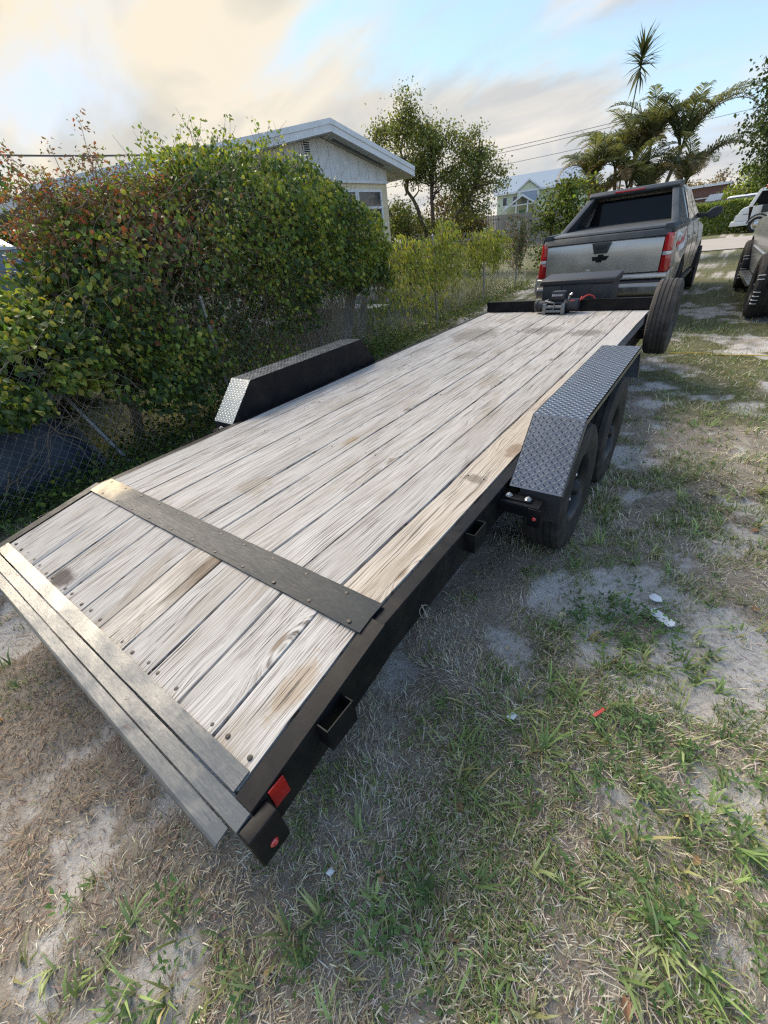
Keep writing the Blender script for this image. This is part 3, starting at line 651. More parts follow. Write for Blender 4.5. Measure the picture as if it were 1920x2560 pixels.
def wheel(name, parent, loc, r, w, rim_r, s, tread='rib', rubber_m=None, rim_m=None, label=None, cat=None, cache={}):
    rubber_m = rubber_m or M['rubber']; rim_m = rim_m or M['rim']
    root = bpy.data.objects.new(name, None); C.objects.link(root); root.location = loc; root.parent = parent
    if label: tag(root, label, cat)
    key = (r, w, rim_r, tread, rubber_m.name)
    if key not in cache: cache[key] = tyre_mesh(r, w, rim_r, tread); cache[key].materials.append(rubber_m)
    t = link('tyre', cache[key], root)
    h = w / 2; k = MB()
    k.lathe([(-h * .8, rim_r + .004), (-h * .72, rim_r - .012), (-h * .2, rim_r - .02), (h * .50, rim_r - .022), (h * .74, rim_r - .010), (h * .84, rim_r + .006), (h * .80, rim_r + .010)], 40, 'x')
    ro = k.build('rim', rim_m, root, smooth=True)
    k = MB(); k.lathe([(h * .34, rim_r - .020), (h * .40, rim_r * .72), (h * .20, rim_r * .62), (h * .30, rim_r * .42), (h * .42, rim_r * .34), (h * .42, .045)], 40, 'x')
    k.build('disc', rim_m, root, smooth=True)
    k = MB(); k.lathe([(h * .42, .046), (h * .80, .042), (h * .9, .034), (h * .92, .0001)], 20, 'x'); k.build('hub_cap', rim_m, root, smooth=True)
    for i in range(6):
        a = 2 * math.pi * i / 6; k = MB(); k.lathe([(h * .36, .011), (h * .60, .011), (h * .64, .007), (h * .64, .0001)], 6, 'x', Matrix.Translation((0, .07 * math.cos(a), .07 * math.sin(a)))); k.build('lug_nut', M['zinc'], root)
    if s < 0: root.rotation_euler.z = math.pi
    return root
AX = (1.50, 2.34); WR = .362
for s in (-1, 1):
    for y in AX: wheel('wheel', tr, (s * 1.222, y, WR), WR, .205, .195, s)
for y in AX:
    k = MB(); k.tube([(-1.15, y, WR), (1.15, y, WR)], .045, 10); k.build('axle', M['paint'], tr)
# fenders with tread plate
FI, FO = 1.1005, 1.3414; FY = (1.006, 1.273, 2.660, 2.855); FZT = H + .249; FZB = H - .013
def lugs(p0, ux, uy, nrm, lx, ly, pitch=.026):
    """raised lens-shaped lugs in alternating directions on a plate spanned by ux (width) and uy (length)"""
    mb = MB(); ux = Vector(ux).normalized(); uy = Vector(uy).normalized(); nrm = Vector(nrm).normalized()
    nxk = int(lx / (pitch * .72)); nyk = int(ly / (pitch * .72))
    for i in range(nxk):
        for j in range(nyk):
            c = Vector(p0) + ux * ((i + .5) * lx / nxk) + uy * ((j + .5) * ly / nyk)
            a = R(45) if (i + j) % 2 else R(-45)
            d = ux * math.cos(a) + uy * math.sin(a); e = nrm.cross(d); L, w, h = .0102, .0032, .0020
            pts = [c + d * (-L), c - d * (L * .4) + e * w, c + d * (L * .4) + e * w, c + d * L, c + d * (L * .4) - e * w, c - d * (L * .4) - e * w]
            top = [c + d * (q * L * .55) + nrm * h for q in (-1, 1)]
            mb.add(pts + top, [(0, 1, 6), (1, 2, 7, 6), (2, 3, 7), (3, 4, 7), (4, 5, 6, 7), (5, 0, 6)])
    return mb
for s in (-1, 1):
    fd = bpy.data.objects.new('fender', None); C.objects.link(fd); fd.parent = tr
    fd['label'] = 'right fender with black tread plate over the tandem wheels' if s > 0 else 'left fender, plain black inner side and pale metal rear slope'
    x0, x1 = sorted((s * FI, s * FO)); t = .004
    top = MB(); top.box(x0, x1, FY[1], FY[2], FZT - t, FZT); tp = top.build('top_plate', M['tread'], fd)
    def slope(ya, za, yb, zb):
        d = Vector((0, yb - ya, zb - za)).normalized(); n = Vector((1, 0, 0)).cross(d); n = n if n.z > 0 else -n
        k = MB(); k.prism([(ya, za), (yb, zb), (yb - n.y * t, zb - n.z * t), (ya - n.y * t, za - n.z * t)], x0, x1); return k, d, n
    k, d, n = slope(FY[0], FZB, FY[1], FZT); rm = M['tread'] if s > 0 else M['tread_pale']; rp = k.build('rear_plate', rm, fd)
    lg = lugs(Vector((x0, FY[0], FZB)) + d * .006, (1, 0, 0), d, n, x1 - x0, (Vector((0, FY[1], FZT)) - Vector((0, FY[0], FZB))).length - .012).build('tread_lugs', M['lug'] if s > 0 else rm, fd, smooth=True, ang=60); lg['kind'] = 'stuff'
    k, d2, n2 = slope(FY[3], FZB, FY[2], FZT); k.build('front_plate', M['tread'], fd)
    lg = lugs((x0, FY[1] + .004, FZT), (1, 0, 0), (0, 1, 0), (0, 0, 1), x1 - x0, FY[2] - FY[1] - .008).build('tread_lugs', M['lug'], fd, smooth=True, ang=60); lg['kind'] = 'stuff'
    # lips and inner side
    k = MB(); xo, xp = sorted((s * FO, s * (FO - .005))); k.prism([(FY[0], FZB), (FY[1], FZT), (FY[2], FZT), (FY[3], FZB), (FY[3] - .02, FZB - .02), (FY[2] - .012, FZT - .030), (FY[1] + .012, FZT - .030), (FY[0] + .02, FZB - .02)], xo, xp)
    k.build('outer_lip', M['tread'], fd)
    k = MB(); xo, xp = sorted((s * FI, s * (FI - .004))); k.prism([(FY[0], FZB), (FY[1], FZT - .001), (FY[2], FZT - .001), (FY[3], FZB), (FY[3] - .02, FZB - .04), (FY[0] + .02, FZB - .04)], xo, xp); k.build('inner_panel', M['paint'], fd)
    # mud flap and bracket
    k = MB(); a, b = sorted((s * 1.15, s * FO)); k.prism([(a, .605), (b, .585), (b, .43), (b - .02, .415), (a + .03, .425), (a, .44)], FY[0] + .003, FY[0] + .008, 'y') if False else k.box(a, b, FY[0] + .004, FY[0] + .009, .44, FZB - .004); k.build('mud_flap', M['plastic'], fd, .002, 1)
    k = MB(); a, b = sorted((s * 1.0845, s * 1.27)); k.box(a, b, FY[0] - .085, FY[0] + .0, .545, .553); k.box(a, b, FY[0] - .085, FY[0] - .079, .495, .545); k.build('bracket', M['paint'], fd, .002, 1)
    k = MB(); a, b = sorted((s * 1.095, s * 1.225)); k.box(a, b, FY[0] - .060, FY[0] - .018, .5535, .560); k.build('bracket_plate', M['paint'], fd, .003, 2)
    for xb in (1.115, 1.205):
        k = MB(); k.lathe([(0, .016), (.003, .016), (.003, .011), (.010, .011), (.011, .006), (.014, .006), (.014, .0001)], 12, 'z', Matrix.Translation((s * xb, FY[0] - .039, .5602))); k.build('bolt', M['zinc'], fd)
    k = MB(); a, b = sorted((s * 1.225, s * 1.285)); k.box(a, b, FY[0] - .095, FY[0] - .088, .455, .55); mk = k.build('marker_bracket', M['paint'], fd, .003, 2)
    k = MB(); k.lathe([(0, .0001), (-.004, .006), (0, .010)], 14, 'y', Matrix.Translation((s * 1.257, FY[0] - .0955, .50))); k.build('marker_lens', M['red_lens'], mk, smooth=True)

# spare tyre standing on its mount beside the front of the deck
sp = wheel('spare_tyre', None, (1.245, 4.70, .665), .352, .215, .195, 1, 'rib', M['rubber_dusty'], M['rim'], 'dusty spare tyre mounted upright beside the front of the trailer deck', 'tyre')
k = MB(); k.box(1.085, 1.15, 4.67, 4.73, .50, .70); k.box(1.085, 1.19, 4.69, 4.71, .64, .69); k.build('spare_mount', M['paint'], tr, .002, 1)

# winch
wi = thing('winch', 'black electric winch with roller fairlead at the front of the deck', 'winch', (-.03, 5.40, H + .002))
k = MB(); k.lathe([(-.27, .001), (-.27, .062), (-.262, .070), (-.235, .070), (-.235, .060), (-.13, .060), (-.13, .075), (-.112, .075)], 28, 'x', Matrix.Translation((0, 0, .088))); k.build('motor', M['plastic'], wi, smooth=True)
k = MB(); k.lathe([(.115, .075), (.13, .080), (.16, .080), (.165, .074), (.26, .074), (.272, .066), (.272, .001)], 28, 'x', Matrix.Translation((0, 0, .092))); k.build('gearbox', M['plastic'], wi, smooth=True)
k = MB(); k.lathe([(-.112, .078), (-.105, .078), (-.105, .05)] + [(-.10 + .2 * i / 30, .050 + (.006 if i % 2 else 0)) for i in range(31)] + [(.105, .05), (.105, .078), (.115, .078)], 24, 'x', Matrix.Translation((0, 0, .09))); k.build('cable_drum', M['grey_metal'], wi, smooth=True)
for x in (-.085, .085): MB().box(x - .02, x + .02, -.05, .05, -.0, .02).build('foot', M['plastic'], wi, .003)
MB().box(-.15, .15, -.09, .09, .0, .012).build('mount_plate', M['paint'], wi, .002, 1)
MB().box(-.15, .15, -.085, -.078, .0, .125).build('fairlead_plate', M['paint'], wi, .003, 1)
for x in (-.115, .115): MB().box(x - .022, x + .022, -.135, -.086, .004, .125).build('roller_bracket', M['grey_metal'], wi, .006, 2)
for z in (.038, .088):
    k = MB(); k.tube([(-.092, -.112, z), (.092, -.112, z)], .019, 18); k.build('roller', M['grey_metal'], wi, smooth=True)
cb = MB(); cb.prism([(-.075, .165), (-.062, .245), (-.05, .255), (.085, .255), (.10, .24), (.105, .165)], -.05, .06, 'y'); cbx = cb.build('control_box', M['plastic'], wi, .006, 2)
for x in (-.06, .075): MB().box(x - .012, x + .012, -.03, .03, .150, .170).build('bridge', M['plastic'], wi, .003)
def text(name, s, size, m, parent, loc, rot=(math.pi / 2, 0, 0), ext=.0006, sx=1.0):
    cu = bpy.data.curves.new(name, 'FONT'); cu.body = s; cu.size = size; cu.extrude = ext; cu.align_x = 'CENTER'; cu.align_y = 'CENTER'
    t = bpy.data.objects.new('tmp', cu); C.objects.link(t); bpy.context.view_layer.update()
    me = bpy.data.meshes.new_from_object(t.evaluated_get(bpy.context.evaluated_depsgraph_get())); bpy.data.objects.remove(t)
    o = link(name, me, parent); me.materials.clear(); me.materials.append(m); o.location = loc; o.rotation_euler = rot; o.scale = (sx, 1, 1); return o
text('lettering', 'BADLAND', .034, M['label'], cbx, (.014, -.0515, .213), sx=.86)
text('lettering', '12000', .026, M['redprint'], wi, (.20, -.062, .150), (R(42), 0, 0))
k = MB(); k.tube([(-.13, -.05, .150), (-.06, -.10, .142), (.0, -.125, .135), (.012, -.135, .10), (.005, -.14, .065), (-.008, -.138, .055), (-.012, -.136, .07)], [.010, .010, .006, .005, .005, .005, .003], 8); k.build('hook', M['grey_metal'], wi, smooth=True)
k = MB(); k.tube([(.14, -.01, .16), (.15, -.01, .20), (.175, -.02, .215), (.185, -.02, .232)], [.014, .012, .016, .008], 10); k.build('clutch_lever', M['zinc'], wi, smooth=True)
rw = MB(); rw.tube([(.24, .0, .13), (.29, .04, .15), (.31, .10, .17), (.34, .16, .18), (.39, .18, .16), (.43, .19, .10)], .009, 8); rw.tube([(.25, .0, .10), (.27, .03, .14), (.29, .05, .18)], .007, 8); rw.build('power_cable', M['redwire'], wi, smooth=True)
# tool box on the tongue
tb = thing('tool_box', 'black plastic tool box on the trailer tongue behind the winch', 'tool box', (.09, 5.98, .55))
k = MB(); k.box(-.44, .44, -.20, .20, .0, .335); k.build('box', M['plastic'], tb, .012, 2)
k = MB(); k.prism([(-.225, .335), (-.225, .385), (-.20, .40), (.20, .43), (.225, .41), (.225, .335)], -.465, .465); k.build('lid', M['plastic'], tb, .012, 2)
for x0, x1 in ((-.43, -.19), (.19, .44)): MB().box(x0, x1, -.225, -.203, .03, .325).build('front_panel', M['plastic'], tb, .006, 2)
k = MB(); k.tube([(.30, -.235, .06), (.33, -.24, .15), (.38, -.235, .20), (.42, -.23, .14)], .004, 6); k.build('strap', M['wire'], tb)

# ---------------------------------------------------------------- vehicles
def arc(yc, zc, r, a0, a1, n=14):
    return [(yc + r * math.cos(a0 + (a1 - a0) * i / n), zc + r * math.sin(a0 + (a1 - a0) * i / n)) for i in range(n + 1)]
def side_panel(outline, xf, s, cutsz, cutsy, thick=.03):
    """body side cut from an outline (y,z); xf(y,z) gives the half width"""
    bm = bmesh.new(); vs = [bm.verts.new((0, y, z)) for y, z in outline]; bm.faces.new(vs)
    for z in cutsz: bmesh.ops.bisect_plane(bm, geom=bm.verts[:] + bm.edges[:] + bm.faces[:], plane_co=(0, 0, z), plane_no=(0, 0, 1))
    for y in cutsy: bmesh.ops.bisect_plane(bm, geom=bm.verts[:] + bm.edges[:] + bm.faces[:], plane_co=(0, y, 0), plane_no=(0, 1, 0))
    ex = bmesh.ops.extrude_face_region(bm, geom=bm.faces[:])
    inner = [v for v in ex['geom'] if isinstance(v, bmesh.types.BMVert)]; ins = set(inner)
    for v in bm.verts: v.co.x = s * (xf(v.co.y, v.co.z) - (thick if v in ins else 0))
    bmesh.ops.recalc_face_normals(bm, faces=bm.faces); me = bpy.data.meshes.new('body_side'); bm.to_mesh(me); bm.free(); shade_smooth(me, 35); return me
def loft(secs, cap=True):
    """secs: list of equal-length point rings"""
    n = len(secs[0]); vs = [p for s_ in secs for p in s_]; fs = []
    for i in range(len(secs) - 1):
        for k in range(n): k2 = (k + 1) % n; fs.append((i * n + k, i * n + k2, (i + 1) * n + k2, (i + 1) * n + k))
    if cap: fs += [tuple(range(n - 1, -1, -1)), tuple(range((len(secs) - 1) * n, len(secs) * n))]
    return MB().add(vs, fs)
def rrect(x0, x1, y0, y1, z, r, n=5, tilt=0.0):
    pts = []
    for cx, cy, a in ((x1 - r, y1 - r, 0), (x0 + r, y1 - r, 90), (x0 + r, y0 + r, 180), (x1 - r, y0 + r, 270)):
        for i in range(n + 1):
            q = R(a + 90 * i / n); y = cy + r * math.sin(q); pts.append((cx + r * math.cos(q), y, z + tilt * (y - y0)))
    return pts
pk = thing('pickup_truck', 'grey green metallic pickup with black bowtie emblem, hitched to the trailer', 'pickup truck', (-.035, 7.50, 0))
def xf(y, z):
    w = .985 - .13 * max(0, (z - 1.0)) ** 1.3 * 2 - .10 * max(0, .75 - z)
    if y < .35: w -= .055 * ((.35 - y) / .35) ** 2
    if y > 4.9: w -= .10 * ((y - 4.9) / .7) ** 2
    for yc in (1.20, 4.47):
        d = math.hypot(y - yc, z - .43); w += .035 * math.exp(-((d - .52) / .09) ** 2)
    return w
out_ = [(.06, .60)] + arc(1.20, .43, .50, R(160), R(20)) + [(1.72, .47), (3.95, .47)] + arc(4.47, .43, .50, R(160), R(20)) + [(5.05, .50), (5.42, .52), (5.52, .75), (5.50, 1.02), (5.25, 1.14), (4.3, 1.24), (3.6, 1.31), (1.6, 1.34), (.05, 1.275)]
for s in (-1, 1):
    o = link('body_side', side_panel(out_, xf, s, [.55, .65, .75, .85, .95, 1.05, 1.15, 1.22], [.05, .12, .22, .35, .6, .9, 1.5, 1.9, 2.5, 3.1, 3.7, 4.1, 4.8, 5.1, 5.35]), pk, M['truck'])
    k = MB()
    for yc in (1.20, 4.47):
        x0, x1 = sorted((s * .62, s * .94)); prof = arc(yc, .43, .505, R(165), R(15), 12); prof2 = arc(yc, .43, .525, R(15), R(165), 12); k.prism(prof + prof2, x0, x1)
    k.build('wheel_well', M['plastic'], pk)
    for yd in (1.74, 2.72, 3.72): # door gaps
        k = MB(); pts = [(s * (xf(yd, z) + .0008), yd, z) for z in np.linspace(.52, 1.30, 9)]; k.tube(pts, .004, 4, M=None); k.build('door_seam', M['trim'], pk)
    for yd in (2.05, 3.05):
        k = MB(); x0, x1 = sorted((s * (xf(yd, 1.12) - .002), s * (xf(yd, 1.12) + .028))); k.box(x0, x1, yd - .09, yd + .09, 1.10, 1.145); k.build('door_handle', M['truck'], pk, .008)
    # running board
    k = MB(); x0, x1 = sorted((s * .86, s * 1.02)); k.box(x0, x1, 1.8, 3.9, .40, .45); k.build('running_board', M['plastic'], pk, .012)
    # rail cladding on the bed
    k = MB(); k.prism([(s * .80, 1.285), (s * .935, 1.285), (s * .93, 1.35), (s * .885, 1.405), (s * .80, 1.40)], .03, 1.95, 'y'); k.build('bed_rail', M['trim'], pk, .012, 2)
    # sail panel
    k = MB(); pr = [(.72, 1.395), (1.95, 1.395), (2.05, 1.93), (1.72, 1.875), (1.55, 1.80), (1.15, 1.60)]
    vs = []; 
    for a in (0, 1):
        for y, z in pr:
            xo = .885 - (z - 1.39) * .42; vs.append((s * (xo - .10 * a), y, z))
    n = len(pr); k.add(vs, [tuple(range(n)), tuple(range(2 * n - 1, n - 1, -1))] + [(i, (i + 1) % n, n + (i + 1) % n, n + i) for i in range(n)]); k.build('sail_panel', M['trim'], pk, .015, 2)
    # tail lamp
    k = MB(); x0, x1 = sorted((s * .835, s * .962))
    tl = [(0.0, .80), (0.0, 1.285)]
    def lamp(z0, z1, m, nm):
        q = MB(); ring = []
        for z in np.linspace(z0, z1, 5):
            dx = -.018 * (z - .80) / .48; a, b = s * (.838 + dx * .2), s * (.968 + dx * 2.0)
            ring.append([(a, .0, z), ((a + b) / 2, -.022, z), (b - s * .012, -.006, z), (b + s * .002, .03, z), (b + s * .004, .15, z), (a, .10, z)])
        return loft(ring).build(nm, m, pk, .006, 2)
    lamp(1.062, 1.285, M['red_lens'], 'tail_lamp'); lamp(1.012, 1.060, M['clear_lens'], 'reverse_lamp'); lamp(.800, 1.010, M['red_dark'], 'tail_lamp')
    # mirror
    k = MB(); ring = []
    for t_, sc in ((0, .55), (.03, .92), (.07, 1.0), (.11, .9), (.135, .4)):
        ring.append([(s * (1.17 + .125 * sc * math.cos(a)), 3.62 + t_, 1.40 + .095 * sc * math.sin(a) + .02 * math.cos(a)) for a in np.linspace(0, 2 * math.pi, 17)[:-1]])
    mo = loft(ring).build('wing_mirror', M['plastic'], pk, 0, smooth=True)
    k = MB(); k.prism([(s * .88, 1.33), (s * 1.08, 1.35), (s * 1.08, 1.40), (s * .88, 1.42)], 3.64, 3.72, 'y'); k.build('mirror_arm', M['plastic'], mo, .01)
    k = MB(); k.add([(s * (1.17 + .105 * math.cos(a)), 3.618, 1.40 + .078 * math.sin(a) + .02 * math.cos(a)) for a in np.linspace(0, 2 * math.pi, 17)[:-1]], [tuple(range(16))]); k.build('mirror_glass', M['trim'], mo)
# tailgate: bowed panel with a crease
ring = []
zs = [.800, .812, .90, 1.0, 1.10, 1.19, 1.235, 1.255, 1.262]; bow = [.0, -.022, -.030, -.034, -.036, -.030, -.018, -.004, .03]
for z, b in zip(zs, bow):
    row = []
    for x in np.linspace(-.83, .83, 21):
        dent = .012 * math.exp(-((x + .22) / .10) ** 2 - ((z - 1.10) / .06) ** 2)
        row.append((x, b + .02 * (abs(x) / .83) ** 3 + dent, z))
    ring.append(row)
k = MB(); nn = 21; k.add([p for r_ in ring for p in r_], [(i * nn + j, i * nn + j + 1, (i + 1) * nn + j + 1, (i + 1) * nn + j) for i in range(len(zs) - 1) for j in range(nn - 1)])
k.box(-.82, .82, .05, .09, .80, 1.26); tg = k.build('tailgate', M['truck'], pk, smooth=True, ang=50)
k = MB(); k.prism([(-.14, 1.248), (.14, 1.248), (.095, 1.10), (-.095, 1.10)], -.056, -.02, 'y'); hb = k.build('handle_bezel', M['trim'], tg, .010, 2)
k = MB(); k.prism([(-.09, 1.225), (.09, 1.225), (.07, 1.165), (-.07, 1.165)], -.070, -.050, 'y'); k.build('handle', M['plastic'], tg, .008, 2)
bow_ = [(-.125, .028), (-.042, .028), (-.042, .052), (.042, .052), (.042, .028), (.125, .028), (.098, -.028), (.042, -.028), (.042, -.052), (-.042, -.052), (-.042, -.028), (-.098, -.028)]
bow_ = [(x + z * .25, z) for x, z in bow_]
k = MB(); k.prism([(x, 1.035 + z) for x, z in bow_], -.046, -.030, 'y'); k.build('emblem', M['paint'], tg, .003, 1)
k = MB(); k.prism([(-.02, 1.262), (.03, 1.335), (.12, 1.35), (.12, 1.262)], -.90, .90); k.build('gate_cap', M['trim'], pk, .012, 2)
# bed cover in three panels
for i, (a, b) in enumerate(((.10, .68), (.70, 1.28), (1.30, 1.90))):
    za = 1.352 + a * .028; zb = 1.352 + b * .028; k = MB(); k.prism([(a, za), (b, zb), (b, zb + .03), (a + .02, za + .03)], -.80, .80); k.build('bed_cover', M['cover'], pk, .006, 2)
k = MB(); k.box(-.84, .84, .08, 2.0, .62, 1.30); k.build('bed_box', M['plastic'], pk)
# bumper
k = MB(); k.prism([(-.10, .50), (-.125, .53), (-.125, .63), (-.10, .672), (.10, .672), (.10, .50)], -.93, .93); bo = k.build('bumper', M['bumper'], pk, .014, 3)
k = MB(); k.prism([(-.09, .674), (-.02, .71), (.08, .71), (.08, .674)], -.90, .90); k.build('step_pad', M['plastic'], bo, .006)
k = MB(); k.prism([(-.035, .715), (-.055, .73), (-.05, .775), (-.015, .792), (.06, .792), (.06, .715)], -.955, .955); k.build('bumper_cover', M['truck'], pk, .010, 2)
for s in (-1, 1):
    k = MB(); k.prism([(s * .90, .50), (s * .99, .55), (s * .995, .70), (s * .98, .84), (s * .955, .79), (s * .90, .72)], -.03, .60, 'y'); k.build('bumper_end', M['truck'], pk, .016, 2)
k = MB(); k.box(-.16, .16, -.130, -.126, .52, .64); k.build('number_plate', M['plastic'], bo)
k = MB(); k.tube([(.28, -.126, .58), (.28, -.118, .58)], .03, 16); k.build('tow_socket', M['zinc'], bo)
k = MB(); k.box(-.03, .03, -.26, .3, .44, .50); k.build('hitch_receiver', M['paint'], pk, .004)
# cab
secs = [rrect(-.915, .915, 1.95, 4.35, 1.30, .10), rrect(-.90, .90, 1.95, 4.25, 1.36, .12), rrect(-.80, .80, 1.98, 3.75, 1.62, .14), rrect(-.72, .72, 2.00, 3.40, 1.80, .16), rrect(-.69, .69, 2.01, 3.28, 1.865, .20), rrect(-.62, .62, 2.06, 3.20, 1.905, .22), rrect(-.40, .40, 2.25, 3.0, 1.925, .22)]
cb_ = loft(secs).build('cab', M['truck'], pk, smooth=True, ang=60)
k = MB(); k.prism([(1.68, 1.845), (1.66, 1.885), (1.74, 1.935), (2.25, 1.955), (2.25, 1.88), (2.05, 1.84)], -.70, .70); k.build('roof_spoiler', M['trim'], pk, .02, 3)
k = MB(); k.box(-.27, .19, 1.645, 1.70, 1.885, 1.915); k.build('brake_lamp', M['red_lens'], pk, .006)
k = MB(); k.add([(-.70, 1.935, 1.43), (.70, 1.935, 1.43), (.60, 1.985, 1.80), (-.60, 1.985, 1.80)], [(0, 1, 2, 3)]); k.box(-.74, .74, 1.94, 1.99, 1.38, 1.425); k.build('rear_window', M['glass'], pk)
for s in (-1, 1):
    def wx(y, z): return s * ({1.36: .90, 1.62: .80, 1.80: .72}[z] + .004)
    for nm, q in (('side_window', [(2.10, 1.36), (2.98, 1.36), (2.98, 1.80), (2.22, 1.80), (2.12, 1.62)]), ('side_window', [(3.06, 1.36), (3.95, 1.36), (3.62, 1.62), (3.28, 1.80), (3.06, 1.80)])):
        k = MB(); pts = [(s * (float(np.interp(z + .015, [1.36, 1.62, 1.80, 1.865], [.90, .80, .72, .69])) + .012), y, z + .015) for y, z in q]; k.add(pts, [tuple(range(len(pts)))]); k.build(nm, M['glass'], pk)
    # vinyl decal on the bed side: pale and red streaks
    for j, (y0, z0, y1, z1, w, m) in enumerate(((.30, 1.20, 1.0, 1.24, .035, 'label'), (.28, 1.08, .95, 1.16, .035, 'redprint'), (.55, 1.02, 1.55, 1.14, .05, 'label'), (.9, 1.14, 1.6, 1.22, .03, 'redprint'))):
        k = MB(); n = 8; vs = []
        for i in range(n + 1):
            t_ = i / n; y = y0 + (y1 - y0) * t_; z = z0 + (z1 - z0) * t_ + .03 * math.sin(t_ * 5 + j); ww = w * (1 - .7 * t_)
            for e in (-1, 1): vs.append((s * (xf(y, z + e * ww) + .002), y, z + e * ww))
        k.add(vs, [(2 * i, 2 * i + 2, 2 * i + 3, 2 * i + 1) for i in range(n)]); k.build('decal', M[m], pk)
# windscreen, bonnet, floor
k = MB(); k.add([(-.84, 4.24, 1.38), (.84, 4.24, 1.38), (.66, 3.40, 1.83), (-.66, 3.40, 1.83)], [(0, 1, 2, 3)]); k.build('windscreen', M['glass'], pk)
k = loft([[(-.90, 4.2, 1.24), (-.6, 4.2, 1.30), (.6, 4.2, 1.30), (.90, 4.2, 1.24), (.90, 4.2, .7), (-.90, 4.2, .7)], [(-.88, 5.0, 1.17), (-.6, 5.0, 1.22), (.6, 5.0, 1.22), (.88, 5.0, 1.17), (.88, 5.0, .7), (-.88, 5.0, .7)], [(-.84, 5.48, 1.05), (-.5, 5.52, 1.08), (.5, 5.52, 1.08), (.84, 5.48, 1.05), (.84, 5.5, .6), (-.84, 5.5, .6)]]); k.build('bonnet', M['truck'], pk, smooth=True)
k = MB(); k.box(-.80, .80, .2, 5.3, .42, .66); k.build('chassis', M['plastic'], pk)
for s in (-1, 1):
    wheel('wheel', pk, (s * .90, 1.20, .405), .405, .285, .235, s, 'block', None, M['rim'])
    fw = wheel('wheel', pk, (s * .93, 4.47, .405), .405, .285, .235, s, 'block', None, M['rim'])

# silver SUV at the right edge, left side towards the yard
sv = thing('parked_suv', 'silver SUV on wide black tyres parked at the right edge', 'SUV', (3.08, 7.55, 0), R(4.0))
def xf2(y, z): return .93 - .12 * max(0, (z - 1.0)) ** 1.2 * 1.5 - .12 * max(0, .75 - z) - (.06 * ((.5 - y) / .5) ** 2 if y < .5 else 0) - (.12 * ((y - 4.2) / .7) ** 2 if y > 4.2 else 0)
o2 = [(.05, .55)] + arc(.95, .44, .49, R(164), R(8)) + [(1.5, .42), (3.4, .42)] + arc(4.0, .44, .49, R(172), R(16)) + [(4.55, .5), (4.85, .6), (4.9, 1.0), (4.6, 1.14), (3.6, 1.24), (1.4, 1.28), (.05, 1.24)]
for s in (-1, 1):
    link('body_side', side_panel(o2, xf2, s, [.6, .72, .84, .96, 1.08, 1.18], [.1, .3, .5, .75, 1.2, 1.8, 2.4, 3.0, 3.6, 4.3, 4.6]), sv, M['silver'])
    k = MB()
    for yc in (.95, 4.0): x0, x1 = sorted((s * .55, s * .88)); k.prism(arc(yc, .44, .495, R(170), R(10), 12) + arc(yc, .44, .51, R(10), R(170), 12), x0, x1)
    k.build('wheel_well', M['plastic'], sv)
    k = MB(); x0, x1 = sorted((s * .80, s * 1.03)); k.prism([(1.5, .36), (1.75, .33), (3.2, .33), (3.4, .36), (3.4, .40), (1.5, .40)], x0, x1); k.build('running_board', M['bumper'], sv, .015)
    k = MB(); k.tube([(s * (xf2(y, .80) + .004), y, .80 + .0 * y) for y in np.linspace(1.5, 3.4, 8)], .014, 6); k.build('chrome_strip', M['chrome'], sv)
    for i, (q) in enumerate(([(.35, 1.30), (1.25, 1.30), (1.25, 1.68), (.62, 1.68)], [(1.35, 1.30), (2.3, 1.30), (2.3, 1.70), (1.35, 1.70)], [(2.4, 1.30), (3.4, 1.30), (2.9, 1.66), (2.4, 1.70)])):
        k = MB(); pts = [(s * (.865 - (z - 1.28) * .32 + .008), y, z) for y, z in q]; k.add(pts, [tuple(range(len(pts)))]); k.build('side_window', M['glass'], sv)
    for yc in (.95, 4.0):
        w = wheel('wheel', sv, (s * .85, yc, .43), .43, .34, .235, s, 'rib', None, M['rim'])
        for i in range(9):                                  # white raised marks on the shoulder
            if i in (0, 3, 4): continue
            a = R(34 - i * 7.5); k = MB(); Mx = Matrix.Rotation(a, 4, 'X'); k.box(.085, .166, .398, .4285, -.005, .005, Mx); k.build('tyre_mark', M['label'], w)
loft([rrect(-.87, .87, .08, 3.75, 1.24, .12), rrect(-.86, .86, .10, 3.65, 1.30, .12), rrect(-.74, .74, .35, 3.0, 1.66, .15), rrect(-.66, .66, .45, 2.85, 1.74, .18), rrect(-.45, .45, .7, 2.6, 1.77, .2)]).build('cabin', M['silver'], sv, smooth=True, ang=50)
loft([rrect(-.86, .86, .02, .30, z, .10) for z in (.58, .70, 1.0, 1.25)]).build('rear_panel', M['silver'], sv, smooth=True)
loft([rrect(-.84, .84, 3.5, 4.88, .62, .15), rrect(-.85, .85, 3.5, 4.88, 1.0, .15), rrect(-.80, .80, 3.5, 4.75, 1.14, .2), rrect(-.70, .70, 3.5, 4.5, 1.21, .2)]).build('bonnet', M['silver'], sv, smooth=True)
MB().box(-.78, .78, .2, 4.7, .44, .70).build('chassis', M['plastic'], sv)
k = MB(); k.box(-.9, .9, -.06, .14, .52, .72); k.build('bumper', M['bumper'], sv, .03, 3)

